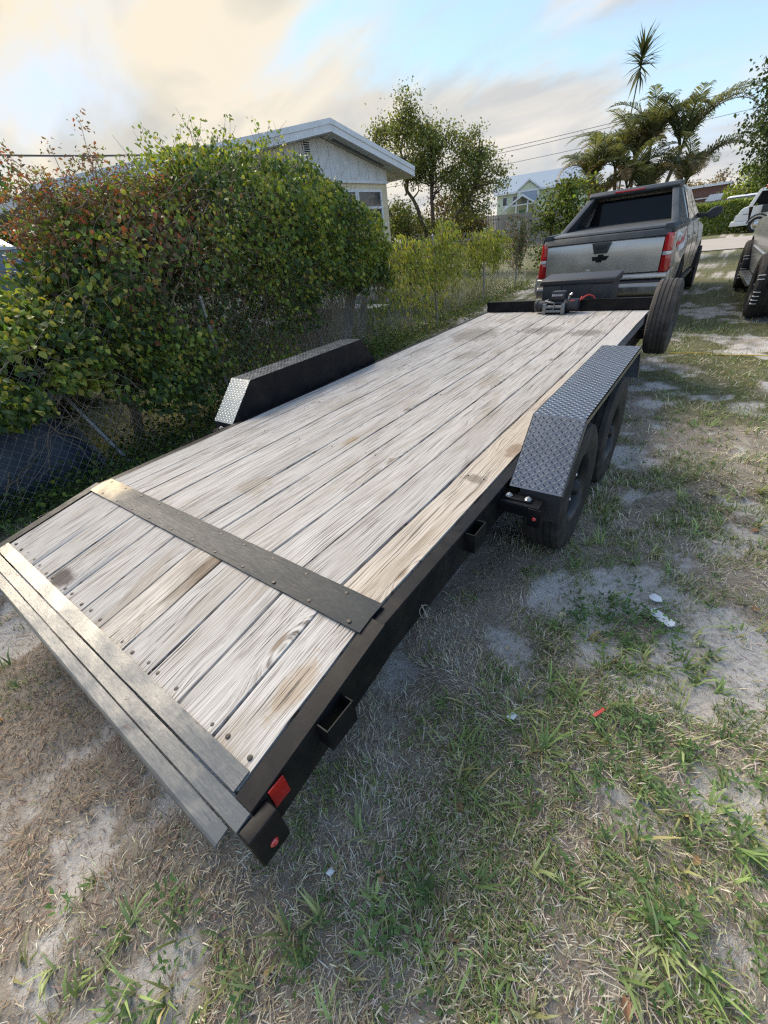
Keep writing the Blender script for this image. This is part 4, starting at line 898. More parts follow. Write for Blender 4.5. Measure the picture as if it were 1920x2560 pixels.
# white lorry across the road, nose to the left
wt = thing('white_lorry', 'white lorry with large black door mirror parked across the road', 'lorry', (.80, 39.4, float(gz(.80, 39.4)) + .03))
MB().prism([(0, .42), (.02, .66), (.95, .66), (.95, .42)], -1.05, 1.05, 'y').build('bumper', M['whitev'], wt, .04, 2)
hd = MB().prism([(.14, .67), (.38, 1.24), (.50, 1.34), (.78, 1.42), (1.0, 1.42), (1.0, .67)], -1.0, 1.0, 'y').build('bonnet', M['whitev'], wt, .04, 2)
for i in range(7):
    z = .74 + i * .075; x = .14 + (z - .67) / .57 * .24; MB().box(x - .025, x + .02, -.60, .60, z, z + .04).build('grille_bar', M['chrome'], hd)
for y in (-.82, .82): MB().box(.17, .32, y - .14, y + .14, .78, .98).build('headlamp', M['clear_lens'], wt, .02)
MB().prism([(.85, .60), (.70, 1.40), (1.02, 2.20), (1.12, 2.27), (3.3, 2.30), (3.3, .60)], -1.0, 1.0, 'y').build('cab', M['whitev'], wt, .05, 2)
for s in (-1, 1):
    y = s * 1.008; MB().add([(.92, y, 1.42), (1.16, y, 2.12), (2.3, y, 2.12), (2.3, y, 1.42)], [(0, 1, 2, 3)]).build('side_window', M['glass'], wt)
    pr = arc(1.38, .42, .56, R(10), R(170), 12) + arc(1.38, .42, .49, R(170), R(10), 12); y0, y1 = sorted((s * .80, s * 1.07)); MB().prism(pr, y0, y1, 'y').build('wheel_arch', M['plastic'], wt)
    for xw in (1.38, 5.2): w = wheel('wheel', wt, (xw, s * .90, .42), .42, .24, .26, 1, 'rib', None, M['chrome']); w.rotation_euler.z = R(90) * s
    y0, y1 = sorted((s * 1.10, s * 1.20)); k = MB(); k.box(1.40, 1.78, y0, y1, 1.02, 1.42); k.box(1.42, 1.47, min(s * .99, s * 1.15), max(s * .99, s * 1.15), 1.25, 1.30); k.build('door_mirror', M['plastic'], wt, .03)
    y0, y1 = sorted((s * 1.002, s * 1.012)); MB().box(.55, .85, y0, y1, 1.00, 1.03).build('side_badge', M['plastic'], wt)
MB().add([(.705, -.88, 1.44), (.705, .88, 1.44), (.985, .84, 2.14), (.985, -.84, 2.14)], [(0, 1, 2, 3)]).build('windscreen', M['glass'], wt).location.x = -.012
MB().box(3.4, 7.0, -1.05, 1.05, .7, .95).build('load_bed', M['whitev'], wt, .02)
MB().box(.9, 6.8, -.42, .42, .38, .66).build('chassis', M['plastic'], wt)
k = MB(); k.lathe([(0, .07), (.08, .07), (.12, .04), (.12, .001)], 14, 'z', Matrix.Translation((1.35, -.5, 2.29))); k.build('beacon', M['red_lens'], wt, smooth=True)

# ---------------------------------------------------------------- chain link fence
def fx(y): return -2.70 - .062 * y
fn = thing('chain_link_fence', 'sagging grey chain link fence along the left of the trailer', 'fence', (fx(5), 5, 0))
def FP(y, z, d=0.0): return np.array([fx(y) + d - fx(5), y - 5, z])
w_ = .042; y0, y1 = -3.0, 14.2; ncol = int((y1 - y0) / w_); nrow = int(1.30 / w_)
ii, jj = np.meshgrid(np.arange(ncol), np.arange(nrow), indexing='ij'); ii = ii.ravel(); jj = jj.ravel()
ya = y0 + (ii + ((jj + ii) % 2)) * w_; yb = y0 + (ii + ((jj + ii + 1) % 2)) * w_; za = .04 + jj * w_; zb = za + w_
def fpt(y, z):
    sag = .05 * np.sin(y * 1.7 + z) * (z / 1.4) + .035 * np.sin(y * .63 + 1) ; zz = z + .03 * np.sin(y * .9) * z + gz(fx(y), y)
    return np.stack([fx(y) + sag - fx(5), y - 5 + .02 * np.sin(z * 5 + y), zz], -1)
A = fpt(ya, za); B = fpt(yb, zb); d = unit(B - A); u = unit(np.cross(d, [1., 0, 0])); v_ = np.cross(d, u); r_ = np.where(ya < 4.5, .0020, .0011)[:, None]
ring = [u * math.cos(a) + v_ * math.sin(a) for a in (0, 2.094, 4.189)]
V = np.stack([A + q * r_ for q in ring] + [B + q * r_ for q in ring], 1).reshape(-1, 3); b = np.arange(len(A))[:, None] * 6
F = np.concatenate([b + [0, 1, 4, 3], b + [1, 2, 5, 4], b + [2, 0, 3, 5]], 1).reshape(-1, 4)
o = np_mesh('wire_mesh', V, F, None, M['steel'], fn); o['kind'] = 'stuff'
for y, h, lean in ((-2.6, 1.5, .0), (2.1, 1.35, .02), (7.70, 1.62, -.04), (10.37, 1.62, .0), (12.95, 1.66, .03)):
    k = MB(); k.tube([FP(y, -.05 + float(gz(fx(y), y)), .035), FP(y + lean, h, .035 + lean * .5)], .024, 12); k.lathe([(h, .026), (h + .02, .024), (h + .035, .002)], 12, 'z', Matrix.Translation(tuple(FP(y + lean, 0, .035 + lean * .5)))); k.build('post', M['steel'], fn, smooth=True)
k = MB(); k.tube([FP(y, 1.44 + .03 * math.sin(y * .9) * 1.4, .02) for y in np.linspace(6.4, 14, 24)], .006, 6); k.build('top_wire', M['steel'], fn)

# ---------------------------------------------------------------- thickets
def curve_pts(a, b, n, j, sag=0.0):
    a = np.array(a, float); b = np.array(b, float); t = np.linspace(0, 1, n)[:, None]; p = a + (b - a) * t
    w = RNG.normal(0, j, (n, 3)); w = np.cumsum(w, 0); w -= w[-1] * t; p = p + w; p[:, 2] -= sag * (4 * t * (1 - t))[:, 0]; return p
def twigs(mb, a, b, r, n=6, j=.03, sag=0.0, sides=4):
    p = curve_pts(a, b, n, j, sag); mb.tube([tuple(q) for q in p], list(np.linspace(r, r * .35, n)), sides, cap=False)
TOPY = [-3.2, -1.5, .0, .8, 1.12, 1.35, 1.75, 2.0, 2.3, 2.8, 3.5, 4.1, 4.7, 5.3, 5.7, 6.05, 6.35]
TOPZ = [1.3, 1.35, 1.5, 1.68, 1.92, 2.3, 2.42, 2.40, 2.50, 2.80, 2.88, 2.92, 2.78, 2.48, 2.16, 1.80, 1.2]
def btop(y): return np.interp(y, TOPY, TOPZ)
def bbot(y): return np.interp(y, [-3.2, .4, .8, 1.4, 2.2, 3.2, 3.7, 4.6, 5.2, 6.3], [.95, .88, .78, .52, .30, .38, 1.0, 1.12, 1.05, .95])
def bush_points(n, ylo, yhi, thick=.35):
    y = RNG.uniform(ylo, yhi, n); tp = btop(y) + (fbm(y * 2.2, y * 0 + 3, 3) - .5) * .35; bt = bbot(y) + (fbm(y * 3, y * 0 + 9, 3) - .5) * .5
    u = RNG.random(n); z = bt + (tp - bt) * u
    bul = (fbm(y * 1.5 + 7, z * 1.5 + 2, 3) - .45) * .75 + (fbm(y * 4.5 + 3, z * 4.5 + 12, 2) - .5) * .55
    t = np.clip((z - (tp - .75)) / .75, 0, 1); rec = (1 - np.sqrt(np.maximum(0, 1 - t * t))) * 1.5
    side = np.clip((y - 5.2) / 1.1, 0, 1); rec = rec + side ** 2 * .5
    d = RNG.exponential(thick, n); xx = fx(y) + .33 + bul * .55 - rec - np.minimum(d, 1.4)
    nrm = unit(np.stack([np.ones(n) * (1 - t * .7), .25 * side + RNG.normal(0, .1, n), .15 + t * 1.2], -1))
    return np.stack([xx, y, z], -1), nrm, t, d
def foliage(P, nrm, size, width, pal, drop=.75, jit=.5):
    n = len(P); D = np.stack([nrm[:, 0] * .5 + RNG.normal(0, jit, n), nrm[:, 1] * .5 + RNG.normal(0, jit, n), -drop + RNG.normal(0, .45, n)], -1)
    Nn = unit(nrm + RNG.normal(0, .85, (n, 3))); return leaves(P, D, Nn, size, width, pal)
GV = [(.16, .245, .042), (.20, .285, .052), (.115, .185, .042), (.245, .31, .056), (.085, .145, .04), (.29, .335, .064)]
GY_ = [(.34, .385, .055), (.42, .42, .075), (.28, .35, .055), (.46, .40, .09)]
GD = [(.055, .105, .030), (.07, .13, .038), (.042, .08, .028), (.09, .15, .04)]
BR = [(.13, .085, .055), (.18, .12, .08), (.095, .07, .048), (.16, .135, .08)]
RD = [(.25, .075, .04), (.32, .11, .055), (.20, .075, .045), (.30, .16, .065), (.17, .095, .055)]
tk = thing('vine_thicket', 'tall dense green thicket of hanging vines swallowing the fence', 'vines', (-3.4, 3.2, 0))
off = np.array([-3.4, 3.2, 0])
parts = []
n = 60000; P, nr, t, d = bush_points(n, -2.4, 6.25)
zone_r = blob(P[:, 1], P[:, 2], 1.85, 2.2, .62) * 1.05; zone_d = blob(P[:, 1], P[:, 2], 2.6, .95, .6) * 1.0 + .5 * blob(P[:, 1], P[:, 2], 2.2, 1.55, .4)
zone_y = np.clip(1.0 * blob(P[:, 1], P[:, 2], .8, 1.15, .7) + .7 * blob(P[:, 1], P[:, 2], 3.6, 1.5, .4) + .8 * blob(P[:, 1], P[:, 2], 3.0, .75, .3), 0, 1)
ru = RNG.random(n); cl = fbm(P[:, 1] * 3.3, P[:, 2] * 3.3 + 4, 3)
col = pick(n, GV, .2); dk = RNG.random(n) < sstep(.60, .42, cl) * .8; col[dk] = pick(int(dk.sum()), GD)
yy = ru < zone_y * .30 + .05 + .12 * sstep(.55, .68, cl); col[yy] = pick(int(yy.sum()), GY_)
dd_ = RNG.random(n) < zone_d; col[dd_] = pick(int(dd_.sum()), BR + GD)
rr_z = RNG.random(n) < zone_r * .8; col[rr_z] = pick(int(rr_z.sum()), RD[:2] + BR + BR + GV[:2]); keep = RNG.random(n) > zone_r * .35
size = RNG.uniform(.030, .064, n) * np.where(dd_, .55, 1) * (1 + .25 * zone_y)
gap = fbm(P[:, 1] * 5.1 + 3, P[:, 2] * 5.1, 2); keep &= (gap > .36) | (RNG.random(n) < .12)
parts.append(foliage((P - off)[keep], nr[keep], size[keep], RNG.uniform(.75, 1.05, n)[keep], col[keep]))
# top sprigs
k_ = 90; sprig = []
for _ in range(k_):
    y = RNG.uniform(.9, 5.6); b0 = np.array([fx(y) - RNG.uniform(.3, 1.4), y, btop(y) - .15]); L = RNG.uniform(.15, .42); dr = unit(np.array([RNG.normal(0, .5), RNG.normal(0, .5), 1.0])); m = 16
    s_ = RNG.random(m); p = b0 + dr * (s_[:, None] * L) + RNG.normal(0, .03, (m, 3)); sprig.append((b0, b0 + dr * L)); parts.append(foliage(p - off, np.tile([.4, 0, .8], (m, 1)), RNG.uniform(.03, .06, m), RNG.uniform(.6, .9, m), pick(m, GV + GY_[:1]), .3, .7))
# back and top of the mass so that it closes behind
m = 9000; y = RNG.uniform(-2.4, 6.0, m); x = fx(y) - .5 - RNG.random(m) * 1.5; z = (btop(y) - .12) * (1 - ((x - fx(y) + .9) / 2.6) ** 2) - RNG.exponential(.2, m); P2 = np.stack([x, y, np.maximum(z, .2)], -1)
parts.append(foliage(P2 - off, np.tile([.1, 0, 1.], (m, 1)), RNG.uniform(.05, .09, m), RNG.uniform(.7, 1, m), pick(m, GV + GD)))
V, F, c = merge(parts); np_mesh('foliage', V, F, c, M['leaf'], tk)
# inner dark leaf and twig body
mb = MB()
for _ in range(420):
    y = RNG.uniform(-2.2, 6.0); x = fx(y) - RNG.uniform(.0, 1.2); z = RNG.uniform(0, btop(y) * .8); e = np.array([RNG.normal(0, .25), RNG.normal(0, .4), min(RNG.uniform(.3, .9), max(.1, btop(y) - .25 - z))]); twigs(mb, np.array([x, y, z]) - off, np.array([x, y, z]) + e - off, RNG.uniform(.004, .010), 6, .035)
for _ in range(300):   # bare hanging stems at the open foot
    y = RNG.normal(4.1, .55); x = fx(y) - RNG.uniform(.0, .5); z = RNG.uniform(.85, 1.45); twigs(mb, np.array([x, y, z]) - off, np.array([x + RNG.normal(0, .2), y + RNG.normal(0, .3), RNG.uniform(0, .25)]) - off, RNG.uniform(.003, .0065), 8, .04)
for a_, b_ in sprig: twigs(mb, a_ - off, b_ - off, .004, 4, .012)
for _ in range(420):   # outer twigs
    y = RNG.uniform(.2, 6.0); z = RNG.uniform(bbot(y), btop(y) - .1); x = fx(y) + RNG.uniform(.10, .42) - .9 * max(0, z - btop(y) + .6); twigs(mb, np.array([x - .35, y, z]) - off, np.array([x + .03, y + RNG.normal(0, .22), z + RNG.normal(.05, .22)]) - off, .0035, 6, .02)
for _ in range(120):    # loose looping vines
    y = RNG.uniform(.3, 5); x = fx(y) + RNG.uniform(.02, .16); z = RNG.uniform(.5, btop(y) - .4); twigs(mb, np.array([x, y, z]) - off, np.array([x + RNG.normal(0, .05), y + RNG.normal(0, .35), z - RNG.uniform(.2, .7)]) - off, .0028, 9, .03)
for y in (-1.0, 1.2, 2.9, 4.6): twigs(mb, np.array([fx(y) - .8, y, 0]) - off, np.array([fx(y) - .7, y + .2, 1.9]) - off, .06, 7, .04, 0, 7)
mb.build('stems', M['twig'], tk, smooth=True)
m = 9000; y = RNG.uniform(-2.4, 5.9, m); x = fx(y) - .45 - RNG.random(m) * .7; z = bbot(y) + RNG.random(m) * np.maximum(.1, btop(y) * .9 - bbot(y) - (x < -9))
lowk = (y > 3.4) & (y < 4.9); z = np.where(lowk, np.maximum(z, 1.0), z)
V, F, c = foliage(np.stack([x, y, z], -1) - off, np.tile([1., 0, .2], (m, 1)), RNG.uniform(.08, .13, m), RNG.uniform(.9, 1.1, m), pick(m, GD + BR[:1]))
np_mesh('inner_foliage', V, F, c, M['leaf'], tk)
# rusty red shrub growing out of the thicket
rs = thing('rusty_shrub', 'rusty red brown shrub with bare twig tips rising from the vines', 'shrub', (-3.6, 1.9, 0)); off2 = np.array([-3.6, 1.9, 0]); mb = MB(); parts = []
ends = []
for _ in range(130):
    y = RNG.uniform(1.1, 2.75); x = -3.15 - RNG.random() * .9; top = np.interp(y, [.9, 1.2, 1.6, 2.1, 2.75], [1.95, 2.35, 2.42, 2.38, 2.25]); z = RNG.uniform(1.65, top); ends.append((x, y, z))
    twigs(mb, np.array([-3.6 + RNG.normal(0, .2), 1.9 + RNG.normal(0, .2), 1.0]) - off2, np.array([x, y, z]) - off2, .010, 7, .05)
    for q in range(3):
        e = np.array([x, y, z]) + RNG.normal(0, .13, 3) + [0, 0, .12]; twigs(mb, np.array([x, y, z]) - off2, e - off2, .006, 4, .02); ends.append(tuple(e))
for e in ends:
    m = 24; p = np.array(e) + RNG.normal(0, .045, (m, 3)); g = RNG.random(m) < .22; c = pick(m, RD + BR); c[g] = pick(int(g.sum()), GV)
    parts.append(foliage(p - off2, np.tile([.5, 0, .6], (m, 1)), RNG.uniform(.022, .050, m), RNG.uniform(.4, .7, m), c, .3, .8))
mb.tube([(0, 0, 0), (0, .05, .6), (0, 0, 1.1)], [.05, .04, .03], 7); mb.build('stems', M['twig'], rs, smooth=True)
V, F, c = merge(parts); np_mesh('foliage', V, F, c, M['leaf'], rs)
# yellow-green vine along the far run of the fence
fv = thing('fence_vine', 'bright yellow green vine draped over the far run of fence', 'vines', (fx(9), 9, 0)); off3 = np.array([fx(9), 9, 0]); parts = []; mb = MB()
for _ in range(470):
    y = 5.7 + 8.0 * RNG.random() ** .8; dens = float(fbm(y * 1.9, 5.0, 3))
    if dens < .38 and RNG.random() < .8: continue
    lenh = np.interp(y, [5.9, 7.5, 9, 11, 12, 14], [.9, 1.0, .6, .5, .5, .8]) * RNG.uniform(.2, 1.25) * (.5 + dens); z0 = RNG.uniform(1.05, 1.62) + .7 * (dens - .4); x = fx(y) + RNG.normal(-.05, .14)
    dark = y > 12.2; m = int(14 + lenh * 34); s_ = RNG.random(m) ** 1.3; p = np.stack([x + RNG.normal(0, .06, m), y + RNG.normal(0, .08, m), z0 - s_ * lenh], -1)
    parts.append(foliage(p - off3, np.tile([.9, 0, .3], (m, 1)), RNG.uniform(.05, .11, m), RNG.uniform(.3, .5, m), pick(m, (BR + GD) if dark else (GY_[:3] + [(.30, .34, .06)] + GV[3:])), 1.1, .4))
    twigs(mb, np.array([x, y, z0]) - off3, np.array([x + .03, y + RNG.normal(0, .1), z0 - lenh]) - off3, .003, 5, .02)
for _ in range(24):
    y = RNG.uniform(5.6, 13); twigs(mb, np.array([fx(y), y, 1.5]) - off3, np.array([fx(y) + RNG.normal(0, .1), y + RNG.uniform(.5, 1.6), 1.5 + RNG.normal(0, .12)]) - off3, .008, 8, .04)
mb.tube([(0, -2.2, 0), (.02, -2.1, .8), (0, -2, 1.45)], [.02, .018, .012], 6)
mb.build('stems', M['twig'], fv); V, F, c = merge(parts); np_mesh('foliage', V, F, c, M['leaf'], fv)
# ground cover and tall weeds along the fence foot and in the yard beyond
parts = []; m = 15000; y = RNG.uniform(-2.6, 6.5, m); x = fx(y) + RNG.normal(-.12, .30, m); z = ground_z(x, y) + np.abs(RNG.normal(0, .10, m)) * np.interp(y, [-2.6, 1, 6.5], [.7, 1.3, 1.5])
parts.append(foliage(np.stack([x, y, z], -1), np.tile([.3, 0, 1.], (m, 1)), RNG.uniform(.025, .055, m), RNG.uniform(.6, .95, m), pick(m, GD + GV[:3]), .1, .9))
m = 9000; y = 4.2 + 11 * RNG.random(m); x = fx(y) - .1 - RNG.random(m) ** 1.6 * 5; z = ground_z(x, y); g = fbm(x * 1.5, y * 1.5, 2); L = RNG.uniform(.10, .42, m) * sstep(.3, .6, g); l1 = np.abs(RNG.normal(.25, .2, m))
bl = blades(np.stack([x, y, z], -1), RNG.uniform(0, 6.28, m), L, l1, l1 + RNG.uniform(.1, .8, m), RNG.uniform(.008, .016, m), pick(m, [(.07, .11, .04), (.10, .14, .05), (.17, .17, .08)]), pick(m, [(.11, .16, .06), (.15, .19, .07), (.22, .21, .10)])); parts.append(bl)
m = 5000; y = RNG.uniform(6.5, 14, m); x = fx(y) + RNG.normal(.0, .22, m); z = ground_z(x, y) + np.abs(RNG.normal(0, .09, m)); cc = pick(m, GV[:3] + GD + [(.17, .13, .08), (.24, .19, .12)])
parts.append(foliage(np.stack([x, y, z], -1), np.tile([.3, 0, 1.], (m, 1)), RNG.uniform(.03, .06, m), RNG.uniform(.5, .8, m), cc, .1, .9))
V, F, c = merge(parts); tag(np_mesh('fence_weeds', V, F, c, M['leaf']), 'tangled dark green weeds growing along the fence foot', 'weeds', kind='stuff')

# ---------------------------------------------------------------- trees
def crown_tree(name, label, base, stems, clumps, leaf, per, pal, spread, group=None, drop=.3, lo=True, barkm='bark', trunk_r=.12):
    """stems: list of polylines (relative); clumps: points (relative)"""
    t = thing(name, label, 'tree', base, 0, group); mb = MB(); nodes = []
    for st in stems:
        pts = []
        for a, b in zip(st[:-1], st[1:]): pts += [tuple(q) for q in curve_pts(a, b, 5, .05)[:-1]]
        pts.append(st[-1]); rr = np.linspace(trunk_r, trunk_r * .28, len(pts)); mb.tube(pts, list(rr), 7); nodes += pts[len(pts) // 4:]
    nodes = np.array(nodes); parts = []
    for cpt in clumps:
        dd = np.linalg.norm(nodes - cpt + [0, 0, .5], axis=1); q = nodes[np.argmin(dd)]; p = curve_pts(q, cpt, 6, .07); mb.tube([tuple(v) for v in p], list(np.linspace(trunk_r * .3, trunk_r * .06, 6)), 4, cap=False)
        m = int(per * RNG.uniform(.6, 1.4)); sp = spread * RNG.uniform(.7, 1.25); pp = np.array(cpt) + RNG.normal(0, 1, (m, 3)) * [sp, sp, sp * .75]
        c = pick(m, pal, .22) * RNG.uniform(.7, 1.3)
        D = RNG.normal(0, 1, (m, 3)) - [0, 0, drop]; Nn = unit(RNG.normal(0, .7, (m, 3)) + [0, 0, .8]); parts.append(leaves(pp, D, Nn, RNG.uniform(.6, 1.3, m) * leaf, RNG.uniform(.5, .8, m), np.clip(c, .004, .6), lo))
    mb.build('trunk', M[barkm], t, smooth=True); V, F, c = merge(parts); np_mesh('crown', V, F, c, M['leaf'], t); return t
def ell(n, c, r, shell=.45):
    q = unit(RNG.normal(0, 1, (n, 3))) * (shell + (1 - shell) * RNG.random((n, 1)) ** .5); return np.array(c) + q * np.array(r)
OL = [(.15, .19, .05), (.115, .155, .042), (.19, .22, .06), (.08, .11, .034), (.23, .24, .065)]
bz = float(gz(-9.4, 18.2))
cl = np.concatenate([ell(55, (-1.0, -.5, 5.0), (1.7, 1.7, 1.1)), ell(38, (.3, .2, 4.6), (1.3, 1.3, 1.1)), ell(38, (1.9, .9, 3.4), (1.35, 1.3, 1.15)), ell(10, (-.85, -.4, 6.1), (.35, .35, .65)), ell(6, (1.9, 1.1, 4.7), (.55, .55, .45)), ell(26, (-1.6, -1, 2.5), (1.2, 1.0, .8)), ell(12, (.7, .4, 1.9), (1.0, 1.0, .5))])
crown_tree('backyard_tree', 'loose olive green tree with several dark trunks beside the white gable', (-9.4, 18.2, bz), [[(0, 0, 0), (-.2, 0, 1.6), (-.9, -.3, 3.2), (-1.1, -.5, 5.0)], [(0, 0, 0), (.15, 0, 1.5), (.1, .1, 3.2), (.3, .2, 4.9)], [(.1, 0, 0), (.7, .2, 1.4), (1.5, .6, 2.6), (1.9, 1, 4.3)], [(-.1, 0, 0), (-.9, -.4, 1.5), (-1.9, -1, 3.0), (-2.2, -1.2, 4.4)]], cl * .9, .095, 150, OL, .24, trunk_r=.12)
# background trees and shrubs
BG = [(.06, .085, .025), (.08, .105, .03), (.045, .065, .02), (.11, .12, .035)]
def shrub(name, label, c, r, n, leaf, per, pal, spread=.3, group=None, cat='shrub'):
    z0 = float(gz(c[0], c[1])); t = crown_tree(name, label, (c[0], c[1], z0), [[(0, 0, 0), (.05, 0, r[2] * .6), (0, .05, r[2] * 1.1)], [(.1, 0, 0), (r[0] * .4, 0, r[2] * .5), (r[0] * .5, .1, r[2] * 1.2)], [(-.1, 0, 0), (-r[0] * .4, 0, r[2] * .5), (-r[0] * .5, -.1, r[2] * 1.2)]], ell(n, (0, 0, r[2]), r, .3), leaf, per, pal, spread, group, trunk_r=.06); t['category'] = cat; return t
shrub('leafy_shrub', 'leafy green shrub between the far house and the palms', (-3.55, 18.0), (1.15, .9, 1.40), 75, .10, 130, GV + BG, .22)
shrub('dark_shrub', 'dark green shrub under the loose tree beside the cream house corner', (-11.6, 19.4), (1.4, 1.1, 1.25), 50, .11, 120, BG + OL, .3)
shrub('russet_tree', 'brown tinged tree behind the loose olive tree', (-15.0, 31.0), (2.2, 1.6, 1.9), 60, .16, 120, [(.15, .085, .04), (.10, .08, .035), (.08, .085, .03)], .42, cat='tree')
shrub('left_dark_tree', 'dark tree crown at the far left above the house roof', (-21.0, 5.2), (2.6, 1.8, 2.75), 60, .17, 150, GD, .45, cat='tree')
for i, (x, y, r_, pal, lab) in enumerate(((1.5, 52, (2.3, 1.6, 2.1), GV + OL, 'rounded green tree behind the white lorry'), (3.6, 54, (2.4, 1.6, 1.9), OL + [(.20, .15, .05)], 'yellowish green tree right of the rounded tree'), (-2.6, 60, (2.6, 1.6, 2.3), [(.17, .12, .05), (.14, .10, .05), (.10, .09, .04)], 'russet far tree between palms and brown building'))):
    shrub('far_tree', lab, (x, y), r_, 55, .22, 120, pal, .42, 'trees beyond the road', 'tree')
# right-hand tree reaching into the frame
cl = np.concatenate([ell(70, (-.9, -.3, 3.2), (1.5, 1.8, 1.5), .3), ell(60, (.6, .2, 4.6), (2.2, 2.0, 1.4), .3), ell(18, (-1.2, -.3, 5.0), (.7, .7, .45), .3), ell(26, (-.7, 0, 1.9), (1.1, 1.0, .5), .3)])
crown_tree('shade_tree', 'dark green shade tree cut off by the right edge', (3.45, 17.6, float(gz(3.45, 17.6))), [[(0, 0, 0), (.05, 0, 2.0), (-.3, 0, 3.6), (-.4, 0, 5.2)], [(0, 0, 1.2), (.6, .2, 3), (1.0, .3, 5.0)], [(0, 0, 1.4), (-.8, -.2, 2.6), (-1.4, -.3, 3.6)]], cl + np.array([0, 0, .35]), .10, 260, [(.040, .072, .022), (.055, .092, .028), (.030, .052, .018)], .27, trunk_r=.17)

# palms
def frond_mesh(L, droop, nl=34, ll=.66, seed=0, colr=((.075, .105, .035), (.11, .13, .045), (.055, .08, .03))):
    rr = np.random.default_rng(seed); t = np.linspace(0, 1, 14); ang = R(72) - droop * t ** 1.4; dx = np.cos(ang); dz = np.sin(ang); pts = np.zeros((14, 3)); pts[1:, 0] = np.cumsum(dx[:-1]) * L / 13; pts[1:, 2] = np.cumsum(dz[:-1]) * L / 13
    mb = MB(); mb.tube([tuple(p) for p in pts], list(np.linspace(.022, .005, 14)), 5); Vs = [np.array(mb.v)]; Fs = []; 
    for f in mb.f:
        for i in range(1, len(f) - 1): Fs.append((f[0], f[i], f[i + 1]))
    nb = len(mb.v); Fs = [np.array(Fs)]; Cs = [np.tile([.12, .13, .05], (nb, 1))]; o = nb
    s = np.repeat(np.linspace(.16, .99, nl), 2); sd = np.tile([-1, 1], nl); P = np.stack([np.interp(s, t, pts[:, i]) for i in range(3)], -1); A_ = np.interp(s, t, ang); fwd = np.stack([np.cos(A_), 0 * A_, np.sin(A_)], -1); up = np.stack([-np.sin(A_), 0 * A_, np.cos(A_)], -1); lat = np.stack([0 * A_, sd, 0 * A_], -1)
    ln = ll * np.sin(np.clip(s * 1.05, 0, 1) * math.pi) ** .5 * (.65 + .35 * (1 - s)) * rr.uniform(.85, 1.1, len(s)); D = unit(lat * .8 + fwd * .55 + up * rr.normal(.35, .12, (len(s), 1)))
    mid = P + D * ln[:, None] * .55; tip = mid + (D * .6 - np.array([0, 0, .55])) * ln[:, None] * .5; wv = unit(np.cross(D, up)) * .021
    V = np.stack([P - wv * .5, P + wv * .5, mid - wv, mid + wv, tip], 1).reshape(-1, 3); b = np.arange(len(s))[:, None] * 5 + o
    F = np.concatenate([b + [0, 1, 3], b + [0, 3, 2], b + [2, 3, 4]], 1).reshape(-1, 3); pal = np.array(colr); c = np.repeat(pal[rr.integers(0, len(pal), len(s))] * rr.uniform(.75, 1.3, (len(s), 1)), 5, 0)
    return np.concatenate(Vs + [V]), np.concatenate(Fs + [F]), np.concatenate(Cs + [c])
def palm(label, base, top, nfr, L, seed, dead=2):
    t = thing('areca_palm', label, 'palm', (base[0], base[1], float(gz(base[0], base[1]))), 0, 'palms clustered beyond the pickup'); rr = np.random.default_rng(seed); h = top[2]; tp = np.array([top[0] - base[0], top[1] - base[1], h])
    pts = [tp * np.array([q ** 1.5, q ** 1.5, q]) for q in np.linspace(0, 1, 9)]; mb = MB(); mb.tube([tuple(p) for p in pts], [.075 * (1 - .25 * i / 8) + (.006 if i % 2 else 0) for i in range(9)], 9); mb.build('trunk', M['palmbark'], t, smooth=True)
    for i in range(nfr):
        dd = i >= nfr - dead; V, F, c = frond_mesh(L * rr.uniform(.8, 1.1), R(rr.uniform(75, 135)) + (R(45) if dd else 0), seed=seed * 31 + i, colr=((.20, .15, .08), (.16, .13, .07)) if dd else ((.13, .17, .085), (.18, .21, .11), (.095, .12, .07), (.22, .225, .11)))
        az = i * 2.4 + rr.uniform(-.3, .3); cz, sz = math.cos(az), math.sin(az); tilt = rr.uniform(-.25, .25); ct, st = math.cos(tilt), math.sin(tilt)
        V = V @ np.array([[1, 0, 0], [0, ct, st], [0, -st, ct]]); V = V @ np.array([[cz, sz, 0], [-sz, cz, 0], [0, 0, 1]]); np_mesh('frond', V + tp + [0, 0, -.05], F, c, M['leaf'], t)
palm('leftmost areca palm with low arching fronds', (-2.9, 20.8, 0), (-3.6, 20.7, 2.75), 14, 2.3, 1)
palm('areca palm second from the left, leaning upright stem', (-2.6, 21.2, 0), (-2.9, 21.2, 3.1), 14, 2.4, 2)
palm('tallest central areca palm in the clump', (-1.8, 21.0, 0), (-1.8, 21.0, 3.55), 15, 2.35, 3)
palm('areca palm leaning right with long sweeping fronds', (-1.5, 21.3, 0), (-.85, 21.2, 3.3), 15, 2.7, 4)
palm('short areca palm at the right foot of the clump', (-1.3, 20.6, 0), (-.45, 20.5, 2.2), 13, 2.2, 5, 3)
palm('short bushy areca palm in front of the clump middle', (-2.1, 20.3, 0), (-2.2, 20.3, 2.4), 13, 2.1, 6, 3)
palm('low areca palm at the left foot of the clump', (-3.2, 20.4, 0), (-3.3, 20.4, 1.9), 12, 2.0, 7, 2)
palm('low areca palm at the middle foot of the clump', (-1.7, 20.2, 0), (-1.6, 20.2, 2.0), 12, 2.1, 8, 3)
palm('slender areca palm behind the middle of the clump', (-2.3, 21.7, 0), (-2.35, 21.7, 3.3), 13, 2.3, 9, 2)
